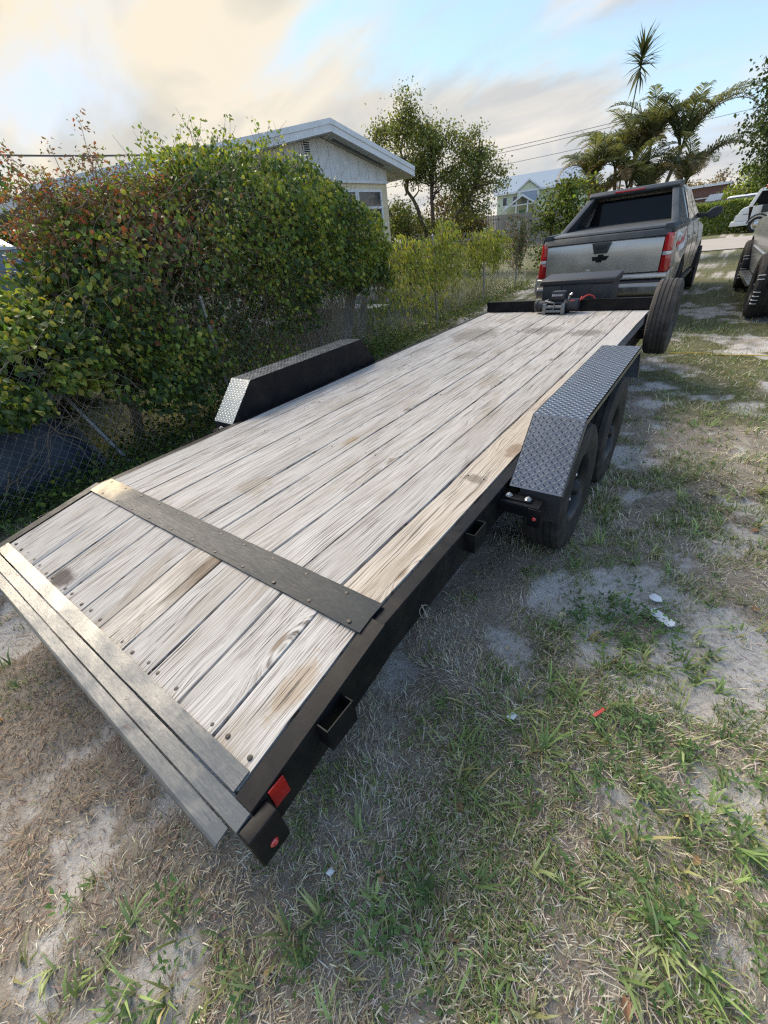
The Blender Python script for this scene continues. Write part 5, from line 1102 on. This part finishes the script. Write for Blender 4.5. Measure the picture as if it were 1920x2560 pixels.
# tall thin dracaena-like stem with a tuft of strap leaves
dp = thing('tall_strap_tree', 'tall thin stem with a spiky tuft of strap leaves above the palms', 'palm', (-2.75, 21.6, float(gz(-2.75, 21.6)))); mb = MB(); mb.tube([(0, 0, 0), (.02, 0, 2.5), (0, 0, 4.6), (.06, 0, 5.7), (.10, 0, 6.25)], [.035, .03, .024, .02, .015], 8); mb.build('trunk', M['palmbark'], dp, smooth=True)
m = 100; z = 5.72 + .55 * RNG.random(m) ** .7; az = RNG.uniform(0, 6.28, m); l1 = np.interp(z, [5.7, 5.95, 6.27], [2.7, 1.6, .45]) + RNG.normal(0, .2, m); cc = pick(m, [(.05, .07, .035), (.08, .10, .05)])
V, F, c = blades(np.stack([.08 + 0 * z, 0 * z, z], -1), az, RNG.uniform(.58, .85, m), l1, l1 + RNG.uniform(.0, .5, m), RNG.uniform(.05, .075, m), cc, cc * 1.3); np_mesh('leaf_tuft', V, F, c, M['leaf'], dp)
# hedge over the road
hg = thing('clipped_hedge', 'clipped green hedge along the far side of the road', 'hedge', (0, 41.5, float(gz(0, 41.5))))
m = 16000; x = RNG.uniform(-5, 6, m); y = RNG.uniform(-.8, .8, m); z = RNG.uniform(.0, 1.85, m) * (1 + .04 * np.sin(x * 3)); f = RNG.random(m); y = np.where(f < .6, -.8 + RNG.exponential(.08, m), y); z = np.where(f > .75, 1.85 - RNG.exponential(.06, m), z)
V, F, c = leaves(np.stack([x, y, z], -1), RNG.normal(0, 1, (m, 3)), unit(RNG.normal(0, .6, (m, 3)) + [0, -.7, .6]), RNG.uniform(.10, .18, m), RNG.uniform(.6, .9, m), pick(m, GV + GY_[2:3]), True); np_mesh('foliage', V, F, c, M['leaf'], hg)
mb = MB(); 
for x in np.linspace(-5, 6, 30): twigs(mb, (x, 0, 0), (x + RNG.normal(0, .2), 0, 1.6), .03, 4, .05)
mb.build('stems', M['bark'], hg)

# ---------------------------------------------------------------- houses
hs = thing('neighbour_house', 'cream house with white gable end and white fascia behind the thicket', 'house', (-7.42, 9.5, 0))
# local: x = 0 at the gable wall (faces +x), y along the wall, apex at y=.04
AP = (.04, 4.13); PT = .212
def rz_(y): return AP[1] - PT * abs(y - AP[0]) * (1.0 if y > AP[0] else .90)
YL, YR = -3.9, 2.80
MB().box(-9, 0, YL, YR, 0, 3.13).build('wall', M['stucco'], hs)
k = MB(); k.prism([(YL, 3.15), (YR, 3.15), (YR, rz_(YR) - .14), (AP[0], AP[1] - .14), (YL, rz_(YL) - .14)], -.02, .03); gb = k.build('gable', M['siding'], hs)
for i in range(17):      # vertical boards
    y = YL + .2 + i * .4
    if y < YR - .3: MB().box(.0305, .042, y, y + .018, 3.17, rz_(y) - .16).build('batten', M['siding'], gb)
MB().box(.031, .05, YL, YR + .02, 3.10, 3.16).build('trim_board', M['white'], gb)
# roof: two slopes with overhang, fascia, soffit
YE, YW = 3.72, -6.9
k = MB(); k.prism([(AP[0], AP[1] + .10), (YE, rz_(YE) + .10), (YE, rz_(YE) - .02), (AP[0], AP[1] - .02), (YW, rz_(YW) - .02), (YW, rz_(YW) + .10)], -9.5, .42); rf = k.build('roof', M['shingle'], hs)
for sgn, ye in ((1, YE), (-1, YW)):
    k = MB(); k.prism([(AP[0], AP[1] + .085), (ye, rz_(ye) + .085), (ye, rz_(ye) - .12), (AP[0], AP[1] - .12)], .425, .455); k.build('fascia', M['white'], rf)
    k = MB(); k.prism([(AP[0], AP[1] + .125), (ye, rz_(ye) + .125), (ye, rz_(ye) + .02), (AP[0], AP[1] + .02)], .4555, .475); k.build('drip_edge', M['white'], rf)
    k = MB(); k.prism([(AP[0], AP[1] - .125), (ye, rz_(ye) - .125), (ye, rz_(ye) - .135), (AP[0], AP[1] - .135)], .043, .424); k.build('soffit', M['soffit'], rf)
k = MB(); k.box(-9, .40, YE + .002, YE + .03, rz_(YE) - .12, rz_(YE) + .09); k.build('fascia', M['white'], rf)
k = MB(); k.prism([(.5, 0), (2.9, 0), (2.9, .03), (.5, .03)], 0, .02); 
for i in range(1):
    a = (.35, rz_(.35) - .139); b = (2.45, rz_(2.45) - .139); k = MB(); k.prism([a, b, (b[0], b[1] - .012), (a[0], a[1] - .012)], .15, .24); k.build('soffit_vent', M['trim'], rf)
vt = MB(); vt.box(.043, .055, -.62, -.37, 3.60, 3.88); vo = vt.build('gable_vent', M['white'], gb)
for i in range(6): z = 3.625 + i * .042; MB().prism([(.056, z), (.075, z + .012), (.075, z + .018), (.056, z + .030)], -.59, -.40, 'y').build('louvre', M['trim'], vo)
# window: two sashes
wn_ = MB(); 
for y0, y1 in ((.06, 1.26), (1.28, 2.46)):
    fr_ = MB(); z0, z1 = 2.14, 2.96
    for q in ((y0, y0 + .07, z0, z1), (y1 - .07, y1, z0, z1), (y0 + .07, y1 - .07, z0, z0 + .06), (y0 + .07, y1 - .07, z1 - .06, z1), (y0 + .07, y1 - .07, 2.50, 2.56)): fr_.box(.002, .05, *q)
    wo = fr_.build('window', M['white'], hs)
    for q in ((2.20, 2.50), (2.56, 2.90)): MB().box(.004, .015, y0 + .07, y1 - .07, *q).build('pane', M['winglass'], wo)
MB().box(.002, .09, 0.0, 2.52, 2.07, 2.135).build('sill', M['white'], hs)
# carport beam and posts under the long left slope
MB().box(-.10, .30, YW + .1, YL - .05, 2.56, 2.68).build('beam', M['white'], hs)
for y in (YW + .2, -5.4): MB().box(.02, .14, y, y + .12, 0, 2.56).build('carport_post', M['white'], hs)
MB().box(-6, -5.9, YW, YL, 0, 2.8).build('rear_wall', M['brick'], hs)
# blue-grey van under the carport
vn = thing('parked_van', 'blue grey van with pale roof edge half hidden behind the thicket', 'van', (-6.1, -.75, 0))
loft([rrect(-.92, .92, -2.45, 2.5, z, .25) for z in (.35, .9)] + [rrect(-.90, .90, -2.40, 2.45, 1.5, .25), rrect(-.82, .82, -2.30, 2.35, 2.05, .25)]).build('body', M['bluegrey'], vn, smooth=True)
loft([rrect(-.83, .83, -2.31, 2.36, 2.052, .25), rrect(-.83, .83, -2.31, 2.36, 2.085, .25)]).build('drip_rail', M['white'], vn, smooth=True)
loft([rrect(-.80, .80, -2.28, 2.30, 2.087, .25), rrect(-.72, .72, -2.2, 2.2, 2.20, .3), rrect(-.5, .5, -1.9, 1.9, 2.26, .3)]).build('roof', M['whitev'], vn, smooth=True)
for x in (-.55, .55): k = MB(); k.tube([(x, -1.8, 2.30), (x, 1.9, 2.30)], .022, 8); k.build('roof_bar', M['white'], vn)
for s in (-1, 1):
    k = MB(); k.add([(s * .905, -1.9, 1.45), (s * .905, 1.7, 1.45), (s * .845, 1.5, 1.95), (s * .845, -1.8, 1.95)], [(0, 1, 2, 3)]); o = k.build('side_window', M['glass'], vn); o.location.x = s * .006
    for y in (-1.5, 1.5): wheel('wheel', vn, (s * .80, y, .34), .34, .21, .20, s)

fh = thing('far_house', 'pale green two storey house with grey roof and gabled porch', 'house', (-21.9, 54.5, float(gz(-21.9, 54.5))), R(20.5)); dz = -float(gz(-21.9, 54.5))
MB().box(0, 10, 0, 8, 0, 4.75 + dz).build('wall', M['greenwall'], fh)
k = MB(); k.prism([(-.5, 4.62 + dz), (4, 6.35 + dz), (8.5, 4.62 + dz), (8.5, 4.74 + dz), (4, 6.48 + dz), (-.5, 4.74 + dz)], -.4, 10.4); rf2 = k.build('roof', M['metalroof'], fh)
MB().box(-.4, 10.4, -.53, -.502, 4.58 + dz, 4.76 + dz).build('fascia', M['white'], rf2)
k = MB(); k.prism([(2.15, 4.0), (4.5, 4.0), (4.5, 4.70 + dz), (3.32, 5.50 + dz), (2.15, 4.70 + dz)], -.45, 3.5, 'y'); dm = k.build('dormer', M['greenwall'], fh)
for a, b in (((1.95, 4.62), (3.32, 5.58)), ((4.7, 4.62), (3.32, 5.58))):
    k = MB(); k.prism([(a[0], a[1] + dz), (b[0], b[1] + dz), (b[0], b[1] + .14 + dz), (a[0], a[1] + .12 + dz)], -.62, 3.4, 'y'); k.build('dormer_roof', M['metalroof'], dm)
    k = MB(); k.prism([(a[0], a[1] - .03 + dz), (b[0], b[1] - .04 + dz), (b[0], b[1] + .12 + dz), (a[0], a[1] + .10 + dz)], -.68, -.625, 'y'); k.build('verge', M['white'], dm)
k = MB(); k.box(2.6, 4.2, -.48, -.455, 3.3, 4.66 + dz); k.build('screen', M['metalroof'], dm)
for x in (2.3, 4.3): MB().box(x, x + .12, -.52, -.46, 0, 4.66 + dz).build('corner_post', M['white'], fh)
pc = bpy.data.objects.new('porch', None); C.objects.link(pc); pc.parent = fh
for a, b in (((.75, 3.05), (2.7, 4.22)), ((4.65, 3.05), (2.7, 4.22))):
    k = MB(); k.prism([(a[0], a[1] + dz), (b[0], b[1] + dz), (b[0], b[1] + .14 + dz), (a[0], a[1] + .12 + dz)], -2.6, -.5, 'y'); k.build('porch_roof', M['metalroof'], pc)
    k = MB(); k.prism([(a[0], a[1] - .05 + dz), (b[0], b[1] - .06 + dz), (b[0], b[1] + .13 + dz), (a[0], a[1] + .10 + dz)], -2.68, -2.605, 'y'); k.build('porch_verge', M['white'], pc)
for x in (.95, 2.05, 3.25, 4.35): MB().box(x, x + .12, -2.5, -2.38, 0, (3.1 + (1.1 if 1.5 < x < 4 else 0) * .6) + dz).build('porch_post', M['white'], pc)
MB().box(.95, 4.47, -2.52, -2.36, 3.36 + dz, 3.46 + dz).build('porch_beam', M['white'], pc)
MB().box(2.3, 3.1, -.06, -.002, .2, 3.0 + dz).build('door', M['teal'], fh); MB().box(3.5, 4.3, -.05, -.002, .2, 2.6 + dz).build('shutter', M['teal'], fh)
for x, z in ((.55, 3.55), (1.65, 3.55), (.6, 1.4), (5.6, 3.55), (7.4, 3.55)):
    wo = MB().box(x, x + .55, -.05, -.002, z + dz, z + .85 + dz).build('window', M['white'], fh); MB().box(x + .07, x + .48, -.06, -.052, z + .07 + dz, z + .78 + dz).build('pane', M['winglass'], wo)
# picket fences far off
def picket_fence(label, a, b, ztop, h):
    t = thing('picket_fence', label, 'fence', (a[0], a[1], 0), math.atan2(b[1] - a[1], b[0] - a[0]), 'far wooden fences'); L = math.hypot(b[0] - a[0], b[1] - a[1]); mb = MB(); x = 0
    while x < L:
        zt = ztop(x / L) + random.uniform(-.03, .03); mb.box(x, x + .125, random.uniform(-.008, .008), .03, zt - h, zt); x += .14
    o = mb.build('pickets', M['picket'], t); o['kind'] = 'stuff'
    for q in (.3, h - .35):
        k = MB(); k.prism([(0, ztop(0) - h + q), (L, ztop(1) - h + q), (L, ztop(1) - h + q + .09), (0, ztop(0) - h + q + .09)], .035, .075, 'y'); k.build('rail', M['picket'], t)
picket_fence('weathered wooden picket fence in front of the pale green house', (-24, 37.6), (-5.0, 44.4), lambda q: 2.85 - .75 * q, 2.4)
picket_fence('weathered wooden fence behind the clipped hedge', (-4.0, 45.0), (9, 45.4), lambda q: 1.52 - .05 * q, 2.1)
# far odds and ends beyond the fence
bd = thing('brown_building', 'low brown building with white roof edge beyond the hedge', 'building', (-2.6, 58, float(gz(0, 58)))); b0 = -float(gz(0, 58))
MB().box(-1.6, 2.0, 0, 4, 0, 2.62 + b0).build('wall', M['brick'], bd); MB().box(-1.8, 2.2, -.3, 4.3, 2.63 + b0, 2.82 + b0).build('roof', M['white'], bd); MB().box(-1.8, 2.4, -.9, -.31, 1.72 + b0, 1.80 + b0).build('porch_edge', M['white'], bd)
cp = thing('white_canopy', 'white sloping sheet roof standing above the far fence', 'canopy', (-1.0, 48.5, float(gz(0, 48.5)))); b0 = -float(gz(0, 48.5))
k = MB(); k.prism([(-.55, 1.48 + b0), (.50, 1.48 + b0), (.62, 1.92 + b0), (-.28, 1.92 + b0)], 0, .05, 'y'); k.build('sheet', M['dish'], cp)
for x in (-.4, .4): MB().box(x, x + .06, .06, .12, 0, 1.8 + b0).build('post', M['steel'], cp)
bc = thing('blue_white_car', 'blue and white car roof showing above the far fence', 'car', (.95, 48, float(gz(0, 48)))); b0 = -float(gz(0, 48))
loft([rrect(-1.9, 1.9, -.85, .85, z, .3) for z in (.3, .8, 1.30)]).build('body', M['bluegrey'], bc, smooth=True)
loft([rrect(-1.2, 1.2, -.8, .8, 1.302, .2), rrect(-1.0, 1.0, -.7, .7, 1.70 + .45, .3)]).build('cabin', M['winglass'], bc, smooth=True)
loft([rrect(-1.02, 1.02, -.72, .72, 2.152, .3), rrect(-.8, .8, -.6, .6, 2.25, .3)]).build('roof', M['dish'], bc, smooth=True)
for x in (-1.2, 1.2):
    for y in (-.75, .75): w = wheel('wheel', bc, (x, y, .32), .32, .2, .19, 1); w.rotation_euler.z = R(90) * (1 if y > 0 else -1)
# utility pole and lines
up = thing('utility_pole', 'pale wooden utility pole behind the white lorry', 'pole', (2.75, 47, float(gz(0, 47)))); MB().tube([(0, 0, 0), (0, 0, 9.5)], [.15, .11], 12).build('pole', M['palmbark'], up, smooth=True); MB().box(-1.0, 1.0, -.06, .06, 8.6, 8.72).build('crossarm', M['palmbark'], up)
def cable(label, pts, r):
    k = MB(); k.tube(pts, r, 6); o = k.build('power_line', M['wire'], None); return tag(o, label, 'power line', 'overhead lines')
def span(a, b, sag, n=24): return [(a[0] + (b[0] - a[0]) * t, a[1] + (b[1] - a[1]) * t, a[2] + (b[2] - a[2]) * t - sag * 4 * t * (1 - t)) for t in np.linspace(0, 1, n)]
cable('upper thin power line above the far house', span((-45, 25.5, 7.2), (2.0, 46.95, 7.9), 1.05), .016)
cable('second thin power line just under the upper one', span((-45, 25.8, 7.0), (2.75, 46.85, 7.75), 1.12), .016)
cable('lowest thin power line crossing behind the palms', span((-45, 25.2, 5.6), (2.75, 46.85, 6.6), .6), .014)
cable('dark service cable crossing above the rusty shrub at left', span((-11.5, -7, 4.6), (-7.0, 6.6, 3.5), .40), .014)

# ---------------------------------------------------------------- things leaning and lying about
def leaning_board(label, a, b, w, t, name='leaning_board', cat='board'):
    a = Vector(a); b = Vector(b); d = (b - a).normalized(); sd = Vector((0, 1, 0)); sd = (sd - d * sd.dot(d)).normalized(); nn_ = d.cross(sd); L = (b - a).length
    o = MB().box(0, L, -w / 2, w / 2, -t / 2, t / 2).build(name, M['board'], None, .004, 1); o.matrix_world = Matrix(((d.x, sd.x, nn_.x, a.x), (d.y, sd.y, nn_.y, a.y), (d.z, sd.z, nn_.z, a.z), (0, 0, 0, 1))); return tag(o, label, cat, 'boards leaning behind the fence')
leaning_board('grey board leaning behind the fence past the left fender, leftmost', (-3.55, 4.95, 0), (-3.75, 5.75, 1.15), .13, .03)
leaning_board('grey board leaning behind the fence, middle one of three', (-3.56, 5.12, 0), (-3.78, 5.92, 1.15), .10, .03)
leaning_board('brown board leaning behind the fence, rightmost of three', (-4.1, 6.2, 0), (-4.2, 6.7, .95), .20, .03)
def rod(name, label, a, b, r, cat='pole'):
    k = MB(); k.tube([a, b], r, 10); return tag(k.build(name, M['steel'], None, smooth=True), label, cat)
rod('leaning_pipe', 'thin grey pipe leaning in the bare stems behind the fence', (-3.12, 4.25, .0), (-3.25, 3.95, 1.45), .021)
rod('fallen_pipe', 'grey pipe lying aslant behind the mesh near the hinge plate', (-2.95, .80, .0), (-3.25, .62, .78), .026)
k = leaning_board('short grey plank end behind the mesh beside the fallen pipe', (-3.0, .62, .02), (-3.35, .58, .42), .07, .03)
bn = thing('garden_bench', 'weathered pale garden bench with wooden slats behind the fence', 'bench', (-4.55, 7.0, float(gz(-4.55, 7.0))), R(-12))
for x in (-.55, .55):
    k = MB(); k.tube([(x, -.20, 0), (x, -.22, .44), (x, .20, .44), (x, .30, .92)], .022, 8); k.tube([(x, .28, 0), (x, .18, .44)], .022, 8); k.build('leg_frame', M['soffit'], bn)
for i in range(4): MB().box(-.6, .6, -.22 + i * .11, -.13 + i * .11, .465, .49).build('seat_slat', M['soffit'], bn, .004, 1)
for i in range(3): MB().box(-.6, .6, .215 + i * .032, .235 + i * .032, .56 + i * .125, .65 + i * .125).build('back_slat', M['board'], bn, .004, 1)
# dark tarp heap behind the fence at the left
q = MB(); nn2 = 26; vs = []; fs = []
for i in range(nn2):
    for j in range(nn2):
        u_, v2 = i / (nn2 - 1) * 2 - 1, j / (nn2 - 1) * 2 - 1; rr_ = max(abs(u_), abs(v2)); h = .92 * (1 - rr_ ** 3.2) ** .5 if rr_ < 1 else 0
        vs.append((u_ * .62 * (1 + .08 * vnoise(j * .5, 3)), v2 * 1.15 * (1 + .06 * float(vnoise(i * .5, 8))), max(-.02, h * (.85 + .25 * float(fbm(i * .22, j * .22, 3))) + .05 * math.sin(i * 1.3 + j * .5) * h)))
for i in range(nn2 - 1):
    for j in range(nn2 - 1): a = i * nn2 + j; fs.append((a, a + nn2, a + nn2 + 1, a + 1))
q.add(vs, fs); o = q.build('tarp_heap', M['tarp'], None, smooth=True, ang=180); o.location = (-3.62, -.55, .0); tag(o, 'dark blue tarp covered heap behind the mesh at far left', 'tarp')
# cord and litter
k = MB(); k.tube([(1.32 + t * 2.6, 5.93 - .08 * t + .03 * math.sin(t * 9), .022 + .008 * math.sin(t * 23)) for t in np.linspace(0, 1, 40)], .006, 6); tag(k.build('yellow_cord', M['rope'], None, smooth=True), 'yellow cord lying across the grass beyond the fender', 'cord')
def scrap(name, label, x, y, pts, m, cat, lift=.012):
    k = MB(); n = len(pts); vs = [(px, py, random.uniform(0, .012)) for px, py in pts]; vs2 = [(a, b, c - .002) for a, b, c in vs]; cx = sum(p[0] for p in pts) / n; cy = sum(p[1] for p in pts) / n
    k.add(vs + [(cx, cy, .012)], [(i, (i + 1) % n, n) for i in range(n)]); k.add(vs2 + [(cx, cy, .009)], [((i + 1) % n, i, n) for i in range(n)])
    o = k.build(name, m, None, smooth=True, ang=180); o.location = (x, y, float(ground_z(x, y)) + lift); return tag(o, label, cat)
scrap('paper_scrap', 'long white paper scrap on the sand right of the trailer', 1.84, 1.09, [(-.045, -.01), (.03, -.055), (.055, -.04), (.05, -.015), (-.03, .04), (-.05, .03)], M['paper'], 'litter', .018)
scrap('crumpled_paper', 'small crumpled white paper beside the long paper scrap', 1.80, 1.21, [(-.025, -.02), (.0, -.028), (.028, -.012), (.02, .022), (-.012, .028), (-.03, .008)], M['paper'], 'litter', .018)
scrap('red_scrap', 'small red plastic scrap on bare sand', 1.71, .444, [(-.018, -.022), (-.006, -.026), (.018, .018), (.008, .026)], M['redwire'], 'litter', .014)
scrap('pale_scrap', 'tiny pale blue scrap near the bottom of the picture', 1.16, -.50, [(-.008, -.012), (.008, -.010), (.010, .010), (-.006, .014)], M['paper'], 'litter')
scrap('white_scrap', 'white scrap in the dry grass beside the tail light', 1.44, .26, [(-.015, -.02), (.012, -.015), (.018, .012), (-.008, .022)], M['paper'], 'litter')
